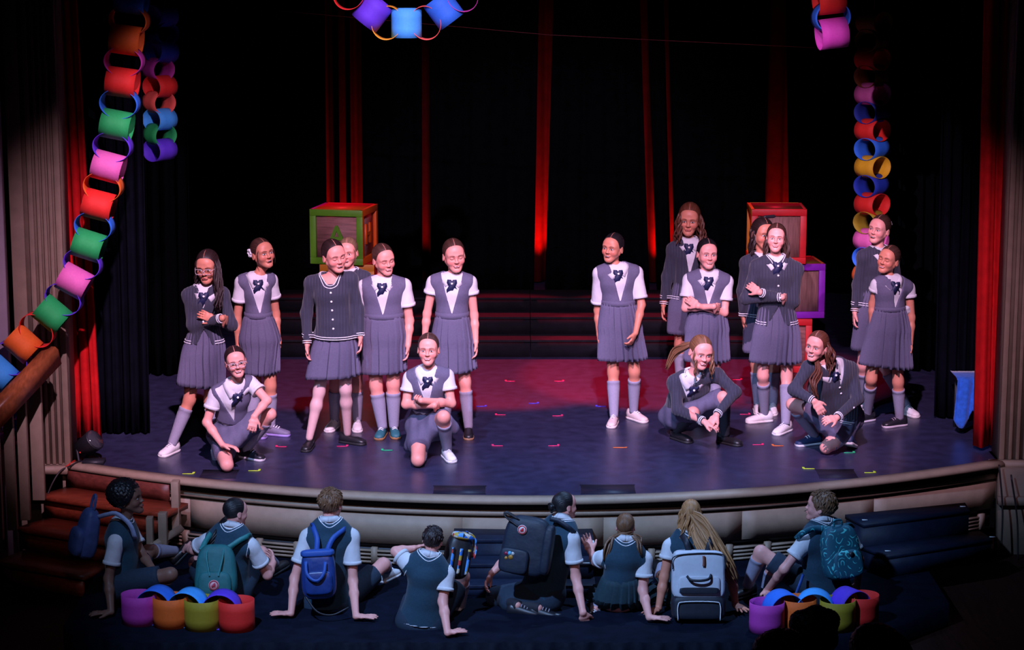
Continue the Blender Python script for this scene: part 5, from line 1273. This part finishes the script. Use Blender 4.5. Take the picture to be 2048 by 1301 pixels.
cS = person(5, 'seated pupil with dark braided ponytail and teal backpack', ((1300, 228), (1306, 446)), 128,
       dict(n=(1272, 452), sl=(1098, 535, .02), sr=(1412, 570, -.06), el=(1010, 600, .10), wl=(965, 592, .22), er=(1525, 775, .0), wr=(1565, 690, .18), hl=(1140, 870, .05), hr=(1330, 870, .05), kl=(1020, 690, .38), kr=(1480, 620, .36), al=(1100, 850, .42), ar=(1570, 690, .62)),
       Y0=14.55, floor=PZ, back=True, skin='fair', hair='black', outfit='teal', gl=dict(curl=.3), gr=dict(to=(1555, 640, .25), curl=.4), footL=(.2, 1, 0), footR=(.4, .8, .1), shoes='black', hairdo=('pony', ('pony', [(-.03, .11, -.02), (1195, 425, .0), (1160, 490, -.05), (1100, 570, -.08)], 16, .008, .014)), sleeve=.62)
cT = person(6, 'seated brown-haired pupil leaning back on both hands, navy backpack', ((567, 160), (572, 402)), 160,
       dict(n=(562, 408), sl=(405, 500), sr=(715, 500), el=(312, 800, -.05), wl=('z', 288, 1045, PZ+.035), er=(722, 820, -.05), wr=('z', 742, 1065, PZ+.035), hl=(455, 985, .06), hr=(620, 985, .06), kl=(520, 860, .44), kr=(935, 700, .36), al=(520, 900, .85), ar=(960, 812)),
       Y0=14.40, floor=PZ, back=True, skin='fair', hair='ltbrown', outfit='teal', gl=flat(110, 1085, -.22), gr=flat(850, 1155, -.30), footL=(0, 1, .2), toeR=155, shoes='white', hairdo=('boy', .006), sleeve=.62)
cU = person(6, 'seated pupil in striped-trim knit vest without backpack, hand at his head', ((1292, 425), (1272, 640)), 168,
       dict(n=(1252, 652), sl=(1105, 690), sr=(1380, 760), el=(1022, 610, .06), wl=(1150, 588, .12), er=(1352, 960, -.06), wr=('z', 1385, 1182, PZ+.035), hl=(1120, 1085, .04), hr=(1280, 1095, .04), kl=(1150, 920, .42), kr=(1490, 785, .30), al=(1100, 1000, .75), ar=(1470, 1000, .42)),
       Y0=13.98, floor=PZ, back=True, skin='fair', hair='dkbrown', outfit='teal', gl=dict(to=(1240, 560, .10), curl=.3), gr=flat(1530, 1205, -.14), footL=(0, 1, .2), footR=(.2, 1, -.1), shoes='white', hairdo=('boy', .002, 60), sleeve=.62, hemtrim=True)
cV = person(7, 'kneeling pupil with sleek dark hair and large black backpack', ((655, 185), (678, 402)), 122,
       dict(n=(650, 405), sl=(470, 470, .10), sr=(715, 520, -.10), el=(250, 670, .10), wl=(150, 765, .04), er=(742, 790, -.12), wr=('z', 792, 1040, PZ+.06), hl=(430, 900, .05), hr=(580, 900, -.02), kl=(190, 930, .12), kr=(290, 965, .02), al=(330, 985, -.08), ar=(480, 1005, -.10)),
       Y0=14.38, floor=PZ, back=True, skin='fair', hair='black', outfit='teal', gl=dict(to=(105, 850, .0), curl=.5), gr=dict(to=(815, 1150, -.24), curl=.25, pn=(0, .8, -.4), spread=.16), footL=(1, -.15, .02), footR=(1, -.15, .02), shoes='blackw', hairdo=('bun',), sleeve=.62, shl=1.02, sock=mat('black_sock', (.012, .012, .02), .8))
cW = person(7, 'seated pupil with two low pigtails in dark pleated skirt', ((1090, 340), (1092, 536)), 172,
       dict(n=(1086, 545), sl=(948, 650), sr=(1225, 660), el=(885, 680, .12), wl=(848, 615, .24), er=(1212, 880, -.04), wr=('z', 1256, 1075, PZ+.035), hl=(975, 930, .05), hr=(1105, 930, .05), kl=(900, 960, .34), kr=(1235, 880, .30), al=(880, 1010, .05), ar=(1215, 985, .36)),
       Y0=14.30, floor=PZ, back=True, skin='fair', hair='ltbrown', outfit='tealskirt', gl=dict(to=(815, 520, .30), curl=.1, pn=(0, 1, 0)), gr=flat(1430, 1115, -.24), footL=(-.4, -.8, 0), footR=(.1, 1, 0), shoes='white', hairdo=('pig', ('pony', [(-.06, .07, -.03), (1010, 520, -.02), (980, 600, -.05), (960, 670, -.05)], 12, .012, .013), ('pony', [(.06, .07, -.03), (1160, 520, -.02), (1170, 580, -.05), (1190, 640, -.05)], 12, .014, .013)), hem=.75, flare=.6, pleats=20, sleeve=.58)
cX = person(7, 'seated pupil with very long wavy fair hair and white backpack', ((1550, 240), (1548, 450)), 176,
       dict(n=(1548, 475), sl=(1405, 570), sr=(1700, 580), el=(1362, 790, -.03), wl=('z', 1322, 1010, PZ+.035), er=(1835, 790, -.02), wr=('z', 1862, 985, PZ+.04), hl=(1480, 960, .05), hr=(1650, 960, .05), kl=(1350, 800, .42), kr=(1560, 860, .46), al=(1345, 720, .80), ar=(1560, 900, .85)),
       Y0=14.36, floor=PZ, back=True, skin='tan', hair='blond', outfit='tealskirt', gl=flat(1240, 1030, -.2), gr=flat(1905, 1020, -.12), footL=(-.2, .8, .3), footR=(0, .9, .3), shoes='black', hairdo=('half', ('long', dict(az0=95, az1=265, n=22, L=.24, out=.035, wave=.012)), ('pony', [(.02, .09, .03), (1620, 420, -.08), (1710, 560, -.16), (1780, 690, -.19), (1840, 800, -.17)], 60, .026, .013), ('pony', [(-.02, .10, .0), (1590, 480, -.08), (1660, 600, -.15), (1720, 700, -.17), (1790, 770, -.17)], 30, .022, .013)), sleeve=.40, hem=.7, flare=.4)
cY = person(8, 'seated curly-haired pupil with headset and patterned teal backpack', ((700, 172), (648, 402)), -108,
       dict(n=(690, 405), sl=(575, 515, -.10), sr=(880, 505, .10), el=(432, 705, -.14), wl=('z', 312, 852, PZ+.05), er=(935, 640, .10), wr=(925, 800, .15), hl=(640, 850, -.05), hr=(800, 850, .05), kl=(275, 590, .06), kr=(360, 690, .30), al=(185, 885), ar=(300, 890, .36)),
       Y0=14.52, floor=PZ, back=True, skin='fair', hair='ltbrown', eyes='half', mouth='closed', outfit='teal', gl=dict(to=(385, 920, -.26), flat=True, pn=DOWN, curl=.12, spread=.12), toeL=-50, footR=(-.8, .4, 0), shoes='black', hairdo=('boy', .008, 130), sleeve=.55)
def headset(ctx):
    hl = ctx['hl']; m = MB(); m.tube(crom([hl((-.078, .01, .0)), hl((-.070, -.05, -.02)), hl((-.05, -.098, -.05)), hl((-.03, -.112, -.058))], 12), .0022, 5); o = m.build('headset_microphone', M_black, ctx['E'], ctx['base'])
headset(cY)

# ================================================================== BACKPACKS
def strap(par, base, pts, wd, th, material, name='strap', n=16, up=None):
    P = crom(pts, n); T = nz_rows(np.gradient(P, axis=0)); ref = A3([0, -1, 0]) if up is None else A3(up)
    Sd = nz_rows(np.cross(T, ref)); U_ = np.cross(Sd, T)
    G = np.stack([P-Sd*wd/2-U_*th/2, P+Sd*wd/2-U_*th/2, P+Sd*wd/2+U_*th/2, P-Sd*wd/2+U_*th/2], 1)
    m = MB(); m.grid(G, True, caps=True); return m.build(name, material, par, base, smooth=False)
def disc(par, base, c, n_, r, th, material, name):
    m = MB(); m.tube([c, c+n_*th], [r, r], 20); return m.build(name, material, par, base, smooth=False)
def bag_frame(ctx, zone, cpx, dY, tilt=0, roll=0, turn=0):
    (ox, oy), zs = Z[zone]; c = at_y(cpx[0]/zs+ox, cpx[1]/zs+oy, ctx['Y0']+dY)
    out = nz([math.sin(math.radians(turn)), -math.cos(math.radians(turn)), math.sin(math.radians(tilt))]); up = nz(A3([math.sin(math.radians(roll)), 0, 1])-out*np.dot(A3([math.sin(math.radians(roll)), 0, 1]), out)); side = np.cross(up, out)*-1
    side = nz(np.cross(out, up))*-1
    if side[0] < 0 and abs(turn) < 90: side = -side
    return c, side, out, up
def logo(e, base, c, n_, up, side, r, ring, mark):
    o = disc(e, base, c, n_, r, .004, mat('logo_'+ring[0], ring[1], .6), 'logo_patch')
    m = MB(); m.tube(np.array([c+n_*.005+(side*math.cos(a)+up*math.sin(a))*r*.80 for a in np.linspace(0, 2*np.pi, 24, endpoint=False)]), r*.10, 5, closed=True); q = m.build('logo_ring', mat('logo_'+mark[0], mark[1], .6), e, base); q.parent = o
    s = Sdf(r*.12); s.cap(c+n_*.005-side*r*.2-up*r*.2, c+n_*.005+side*r*.15+up*r*.3, r*.24, r*.16, k=.0); s.cap(c+n_*.005+side*r*.2-up*r*.25, c+n_*.005+side*r*.25+up*r*.1, r*.16, r*.12, k=0); V, Q = s.mesh(); m = MB(); m.add(V, Q); q = m.build('logo_emblem', mat('logo_'+mark[0], mark[1], .6), e, base); q.parent = o
# 1 blue-grey slouchy bag on the curly-haired pupil
M_b1 = mat('blue_grey_nylon', (.085, .13, .34), .55, .25, 14, .5, 16)
c, sd, out, up = bag_frame(cR, 5, (262, 480), -.02, tilt=10, roll=14, turn=-55)
e = empty('backpack', c-up*.2, 'slouchy blue-grey backpack on the curly-haired pupil', 'backpack')
m = MB(); rbox(m, c, (.20, .15, .36), sd, out, up, 3.2, 10, .25); m.build('bag_body', M_b1, e, e.location)
m = MB(); rbox(m, c-up*.06+out*.07, (.16, .07, .20), sd, out, up, 3.2, 8); m.build('front_pocket', M_b1, e, e.location)
t0 = c+up*.16
strap(e, e.location, [t0-sd*.02, t0+up*.09-sd*.015, t0+up*.12+sd*.01, t0+up*.09+sd*.03, t0+sd*.03], .018, .008, M_b1, 'handle')
U5 = lambda u, v, d, cx, z: at_y(u/Z[z][1]+Z[z][0][0], v/Z[z][1]+Z[z][0][1], cx['Y0']+d)
strap(e, e.location, [U5(330, 370, -.05, cR, 5), U5(400, 350, -.10, cR, 5), U5(470, 345, -.13, cR, 5), U5(560, 420, -.16, cR, 5), U5(598, 520, -.14, cR, 5)], .030, .008, mat('light_strap', (.30, .34, .52), .7), 'shoulder_strap')
# 2 teal bag
M_b2 = mat('teal_canvas', (.012, .13, .135), .65, .2, 14, .4, 18)
M_b2d = mat('teal_strap', (.02, .19, .19), .6, .1)
c, sd, out, up = bag_frame(cS, 5, (1165, 745), -.22, tilt=14)
e = empty('backpack', c-up*.19, 'teal canvas backpack with round pink logo patch', 'backpack')
m = MB(); rbox(m, c, (.31, .15, .36), sd, out, up, 3.6, 12, .22); m.build('bag_body', M_b2, e, e.location)
m = MB(); rbox(m, c-up*.085+out*.075, (.23, .07, .17), sd, out, up, 3.6, 10, .05); m.build('front_pocket', M_b2, e, e.location)
for k in (-1, 1): strap(e, e.location, [c+up*.17+sd*k*.05+out*.02, c+up*.10+sd*k*.055+out*.08, c+sd*k*.035+out*.105, c-up*.03+sd*k*.03+out*.115], .010, .006, M_b2d, 'draw_strap')
strap(e, e.location, [U5(1120, 585, -.20, cS, 5), U5(1230, 590, -.17, cS, 5), U5(1330, 530, -.14, cS, 5), U5(1390, 500, -.10, cS, 5), U5(1400, 480, .02, cS, 5)], .034, .010, M_b2d, 'shoulder_strap')
strap(e, e.location, [U5(1060, 600, -.2, cS, 5), U5(1090, 540, -.12, cS, 5), U5(1130, 480, -.06, cS, 5)], .034, .010, M_b2d, 'shoulder_strap')
logo(e, e.location, c-up*.09+out*.113, out, up, sd, .036, ('pink', (.62, .34, .36)), ('rose', (.50, .03, .06)))
# 3 navy bag
M_b3 = mat('navy_nylon', (.010, .035, .17), .4, .25, 12, .4, 14)
M_b3s = mat('navy_webbing', (.015, .07, .32), .6, .1)
c, sd, out, up = bag_frame(cT, 6, (482, 770), -.24, tilt=10, roll=-3)
e = empty('backpack', c-up*.17, 'navy backpack with carrying loops on the pupil leaning back', 'backpack')
m = MB(); rbox(m, c, (.235, .12, .33), sd, out, up, 4, 12, .05); m.build('bag_body', M_b3, e, e.location)
m = MB(); rbox(m, c-up*.05+out*.055, (.19, .05, .16), sd, out, up, 4, 10); m.build('front_pocket', M_b3, e, e.location)
m = MB(); rbox(m, c+up*.145+out*.01, (.225, .11, .05), sd, out, up, 4, 8); m.build('top_flap', M_b3s, e, e.location)
strap(e, e.location, [c+up*.10-sd*.075+out*.075, c+up*.02-sd*.07+out*.10, c-up*.025-sd*.03+out*.108, c-up*.025+sd*.01+out*.108, c+up*.02+sd*.045+out*.10, c+up*.09+sd*.055+out*.075], .020, .005, M_b3s, 'carry_loop')
for k, (ua, va) in ((-1, (440, 432)), (1, (660, 455))): strap(e, e.location, [U5(500+k*35, 620, -.17, cT, 6), U5(520+k*60 if k > 0 else 470, 520, -.135, cT, 6), U5(ua, va, -.06, cT, 6), U5(ua, va-15, .03, cT, 6)], .034, .008, M_b3s, 'shoulder_strap')
m = MB(); m.tube([U5(470, 632, -.19, cT, 6), U5(580, 632, -.19, cT, 6)], .008, 6); m.build('top_handle', M_black, e, e.location)
for k in (475, 560): disc(e, e.location, U5(k, 612, -.20, cT, 6), out, .008, .006, M_white, 'buckle')
strap(e, e.location, [c-up*.13-sd*.10+out*.03, c-up*.24-sd*.02+out*.06, c-up*.27+sd*.08+out*.05, c-up*.23+sd*.19+out*.02], .012, .004, M_black, 'hanging_strap')
# 4 black bag with bright printed strips, held in front
M_b4 = mat('black_nylon', (.010, .010, .014), .5, .2, 14, .3, 16)
c, sd, out, up = bag_frame(cU, 6, (1455, 640), .16, tilt=8, roll=12, turn=15)
e = empty('backpack', c-up*.18, 'black backpack with bright printed stripes beside the bare-backed pupil', 'backpack')
m = MB(); rbox(m, c, (.19, .15, .31), sd, out, up, 3, 12, .10); m.build('bag_body', M_b4, e, e.location)
def print_mat(name, cols, sc):
    mm = mat(name, (.3, .3, .3), .6); nt = mm.node_tree; v = nt.nodes.new('ShaderNodeTexVoronoi'); v.inputs['Scale'].default_value = sc; tc = nt.nodes.new('ShaderNodeTexCoord'); nt.links.new(tc.outputs['Object'], v.inputs['Vector'])
    sp = nt.nodes.new('ShaderNodeSeparateColor'); nt.links.new(v.outputs['Color'], sp.inputs[0]); r = nt.nodes.new('ShaderNodeValToRGB'); r.color_ramp.interpolation = 'CONSTANT'
    for i, cc in enumerate(cols):
        el = r.color_ramp.elements[i] if i < 2 else r.color_ramp.elements.new(i/len(cols)); el.position = i/len(cols); el.color = (*cc, 1)
    nt.links.new(sp.outputs[0], r.inputs[0]); nt.links.new(r.outputs[0], nt.nodes['Principled BSDF'].inputs['Base Color']); return mm
M_comic = print_mat('bright_print', [(.02, .16, .6), (.55, .5, .42), (.5, .03, .03), (.02, .02, .03), (.5, .33, .05), (.08, .3, .7)], 34)
for k in (-.055, .0, .055): strap(e, e.location, [c+up*.06+sd*k+out*.082, c-up*.03+sd*k+out*.084, c-up*.11+sd*k+out*.078], .020, .004, M_comic, 'printed_stripe', up=-out)
m = MB(); G = []
for a in np.linspace(.35, 1.9, 14): G.append([c+sd*(.10*math.sin(a)*(1 if q else 1))+up*(.165*math.cos(a-.35)+.0)+out*o for q, o in ((0, .075), (0, .03), (0, -.03))])
m.grid(np.array(G)); o = m.build('printed_panel', M_comic, e, e.location); o.modifiers.new('t', 'SOLIDIFY').thickness = .006
m = MB(); rbox(m, c+up*.14+out*.02+sd*.01, (.15, .13, .05), sd, out, up, 3, 8); m.build('top_panel', M_comic, e, e.location)
# 5 black classic bag
M_b5 = mat('black_canvas', (.008, .014, .030), .6, .25, 14, .4, 16)
c, sd, out, up = bag_frame(cV, 7, (395, 570), -.18, tilt=8, roll=7, turn=-12)
e = empty('backpack', c-up*.20, 'large black backpack with red round logo and enamel pins', 'backpack')
m = MB(); rbox(m, c, (.34, .15, .40), sd, out, up, 4, 12, .12); m.build('bag_body', M_b5, e, e.location)
m = MB(); rbox(m, c-up*.10+out*.075-sd*.055, (.20, .06, .17), sd, out, up, 4.5, 10); m.build('front_pocket', M_b5, e, e.location)
m = MB(); rbox(m, c+out*.02+sd*.15, (.07, .12, .34), sd, out, up, 4, 8); m.build('side_pocket', M_b5, e, e.location)
logo(e, e.location, c+up*.115+out*.074-sd*.03, out, up, sd, .032, ('white', (.66, .55, .56)), ('red', (.55, .02, .03)))
for k in (0, .04): strap(e, e.location, [c+up*.17-sd*.06+out*(.05-k), c+up*.205-sd*.15+out*(.06-k), c+up*.20-sd*.17+out*(.06-k), c+up*.175-sd*.15+out*(.065-k), c+up*.12-sd*.04+out*(.07-k)], .010, .010, M_b4, 'handle')
for i, (x, y, r_, cc) in enumerate(((-.11, -.055, .012, (.3, .02, .06)), (-.085, -.05, .014, (.10, .40, .6)), (-.065, -.05, .012, (.5, .48, .45)), (-.075, -.075, .016, (.42, .20, .03)), (-.105, -.085, .010, (.5, .24, .04)))): disc(e, e.location, c+sd*x+up*y+out*.102, out, r_, .004, mat('pin_%d' % i, cc, .35), 'enamel_pin')
strap(e, e.location, [U5(560, 380, -.10, cV, 7), U5(620, 395, -.12, cV, 7), U5(690, 440, -.14, cV, 7), U5(735, 480, -.12, cV, 7)], .030, .010, M_b5, 'shoulder_strap')
# 6 white bag
M_b6 = mat('white_canvas', (.52, .52, .58), .7, .08, 16, .4, 16)
M_b6d = mat('black_bag_base', (.010, .012, .022), .6, .2)
c, sd, out, up = bag_frame(cX, 7, (1600, 830), -.24, tilt=10)
e = empty('backpack', c-up*.22, 'boxy white backpack with black base on the long-haired pupil', 'backpack')
m = MB(); rbox(m, c+up*.06, (.36, .14, .32), sd, out, up, 7, 12, .04); m.build('bag_body', M_b6, e, e.location)
m = MB(); rbox(m, c-up*.16, (.36, .15, .16), sd, out, up, 6, 10); m.build('base_panel', M_b6d, e, e.location)
m = MB(); rbox(m, c-up*.005+out*.068, (.28, .03, .12), sd, out, up, 6, 8); m.build('front_pocket', M_b6, e, e.location)
m = MB(); rbox(m, c-up*.04+out*.086, (.26, .012, .04), sd, out, up, 6, 6); m.build('pocket_flap', M_b6d, e, e.location)
strap(e, e.location, [c+up*.055-sd*.08+out*.08, c+up*.035-sd*.06+out*.115, c+up*.03+sd*.0+out*.125, c+up*.04+sd*.06+out*.115, c+up*.065+sd*.08+out*.08], .016, .008, M_b6d, 'carry_handle')
m = MB(); m.tube(crom([c-up*.24-sd*.14+out*.082, c-up*.14-sd*.14+out*.086, c-up*.115-sd*.10+out*.088, c-up*.115+sd*.10+out*.088, c-up*.14+sd*.14+out*.086, c-up*.24+sd*.14+out*.082], 30), .0035, 6); m.build('piping', M_trim, e, e.location)
m = MB(); m.tube(crom([c+up*.10-sd*.175+out*.07, c+up*.19-sd*.15+out*.072, c+up*.20+sd*.15+out*.072, c+up*.10+sd*.175+out*.07], 24), .004, 6); m.build('zip', M_b6d, e, e.location)
strap(e, e.location, [c+up*.19+sd*.03+out*.078, c+up*.15+sd*.032+out*.08, c+up*.12+sd*.03+out*.08], .016, .006, mat('brown_leather', (.20, .06, .04), .5), 'zip_pull')
for k in (-1, 1): strap(e, e.location, [c+up*.2+sd*k*.06-out*.0, c+up*.27+sd*k*.08+out*.0, c+up*.31+sd*k*.10-out*.10], .04, .012, M_b6d, 'shoulder_strap')
# 7 patterned teal bag
M_b7 = mat('teal_print_canvas', (.010, .10, .13), .65, .2); nt = M_b7.node_tree
tc = nt.nodes.new('ShaderNodeTexCoord'); n1 = nt.nodes.new('ShaderNodeTexNoise'); n1.inputs['Scale'].default_value = 13; n1.inputs['Detail'].default_value = 0; nt.links.new(tc.outputs['Object'], n1.inputs['Vector'])
w1 = nt.nodes.new('ShaderNodeMath'); w1.operation = 'MULTIPLY'; w1.inputs[1].default_value = 38; nt.links.new(n1.outputs['Fac'], w1.inputs[0]); w2 = nt.nodes.new('ShaderNodeMath'); w2.operation = 'SINE'; nt.links.new(w1.outputs[0], w2.inputs[0])
n2 = nt.nodes.new('ShaderNodeTexVoronoi'); n2.inputs['Scale'].default_value = 22; nt.links.new(tc.outputs['Object'], n2.inputs['Vector'])
w3 = nt.nodes.new('ShaderNodeMath'); w3.operation = 'SUBTRACT'; nt.links.new(w2.outputs[0], w3.inputs[0]); nt.links.new(n2.outputs['Distance'], w3.inputs[1])
rr_ = nt.nodes.new('ShaderNodeValToRGB'); rr_.color_ramp.elements[0].position = .42; rr_.color_ramp.elements[1].position = .46; rr_.color_ramp.elements[0].color = (.008, .085, .13, 1); rr_.color_ramp.elements[1].color = (.08, .55, .55, 1); nt.links.new(w3.outputs[0], rr_.inputs[0]); nt.links.new(rr_.outputs[0], nt.nodes['Principled BSDF'].inputs['Base Color'])
c, sd, out, up = bag_frame(cY, 8, (812, 590), -.20, tilt=10, roll=-6, turn=14)
e = empty('backpack', c-up*.2, 'teal backpack with pale squiggle print on the curly fair-skinned pupil', 'backpack')
m = MB(); rbox(m, c, (.29, .16, .37), sd, out, up, 3.6, 12, .16); m.build('bag_body', M_b7, e, e.location)
m = MB(); rbox(m, c-up*.075+out*.08+sd*.01, (.22, .06, .19), sd, out, up, 3.6, 10, .1); m.build('front_pocket', M_b7, e, e.location)
disc(e, e.location, c-up*.01+out*.10+sd*.035, out, .018, .012, M_b4, 'round_badge'); disc(e, e.location, c+up*.005+out*.085-sd*.03, out, .010, .006, M_trim, 'zip_tag')
strap(e, e.location, [c+up*.18-sd*.03+out*.02, c+up*.22-sd*.03+out*.03, c+up*.22+sd*.02+out*.03, c+up*.18+sd*.03+out*.02], .014, .006, M_b7, 'handle')
strap(e, e.location, [U5(730, 435, -.14, cY, 8), U5(640, 430, -.14, cY, 8), U5(560, 460, -.18, cY, 8), U5(515, 500, -.14, cY, 8)], .040, .012, M_b7, 'shoulder_strap')
strap(e, e.location, [U5(830, 420, -.12, cY, 8), U5(870, 410, -.06, cY, 8), U5(890, 430, .02, cY, 8)], .040, .012, M_b7, 'shoulder_strap')
strap(e, e.location, [U5(560, 740, -.16, cY, 8), U5(540, 800, -.2, cY, 8), U5(505, 890, -.22, cY, 8)], .020, .004, M_b3s, 'hanging_strap')

# ================================================================== AUDIENCE HEADS IN THE DARK FOREGROUND
def viewer(label, u, v, r_px, Y, hair, puffs):
    c = at_y(u, v, Y); e = empty('person', (c[0], c[1], -.95), label, 'person'); sk = A3(SKIN['tan']); r = r_px/(FPX/Y*.98); mb = MB(); R = rotm(178, 0, 0)
    add_head(mb, c, R, 1.0, sk, (.02, .01, .01), 'half', 'closed', False)
    s = Sdf(.02); N = c+A3([0, .0, -.16]); s.cap(N+A3([0, 0, .08]), N, .05, k=.03); s.cap(N+A3([0, .01, -.12]), N+A3([0, .02, -.55]), .15, .15, .10, .11, side=(1, 0, 0), k=.05); s.cap(N+A3([-.15, 0, -.07]), N+A3([.15, 0, -.07]), .05, k=.05)
    for k in (-1, 1): s.cap(N+A3([k*.17, 0, -.07]), N+A3([k*.21, .08, -.33]), .042, .035, k=.03); s.cap(N+A3([k*.21, .08, -.33]), N+A3([k*.12, .28, -.40]), .034, .026, k=.03); s.cap(N+A3([k*.09, .05, -.55]), N+A3([k*.10, .42, -.52]), .08, .055, k=.04); s.cap(N+A3([k*.10, .42, -.52]), N+A3([k*.10, .44, -.78]), .05, .035, k=.03)
    V, Q = s.mesh(); mb.add(V, Q, sk); mb.build('body', M_skin, e, e.location)
    s2 = Sdf(.02); s2.cap(N+A3([0, .01, -.12]), N+A3([0, .02, -.58]), .17, .17, .12, .13, side=(1, 0, 0), k=.05); s2.cap(N+A3([-.15, 0, -.07]), N+A3([.15, 0, -.07]), .066, k=.05)
    for k in (-1, 1): s2.cap(N+A3([k*.17, 0, -.07]), N+A3([k*.21, .08, -.33]), .056, .05, k=.03)
    V, Q = s2.mesh(); m = MB(); m.add(V, Q); m.build('sweater', mat('dark_sweater', (.02, .012, .014), .9), e, e.location)
    hb = MB(); s = Sdf(.008)
    for dx, dz, q in puffs: s.ell(c+A3([dx*r, -.03, dz*r]), q*r, k=.03)
    V, Q = s.mesh(); V = V+np.random.RandomState(2).normal(0, .002, V.shape); hb.add(V, Q, hs=V*60); hb.build('hair', mat_hair('hair_'+hair, HAIR[hair]), e, e.location)
viewer('dark silhouetted spectator with puffed hair before the paper chain', 1626, 1258, 46, 11.9, 'black', [(0, 0, .95), (-.55, .35, .55), (.1, .65, .5), (.65, .45, .5), (.5, -.4, .6), (-.5, -.5, .6)])
viewer('spectator with reddish brown hair before the magenta paper link', 1556, 1302, 48, 11.2, 'auburn', [(0, 0, 1.0), (.45, .4, .6), (-.45, .1, .65), (.2, -.5, .8), (-.3, -.6, .8)])
viewer('dark-haired spectator before the red paper link', 1752, 1296, 54, 11.2, 'black', [(0, 0, 1.0), (-.3, .25, .7), (.6, -.1, .7), (.9, -.5, .6)])
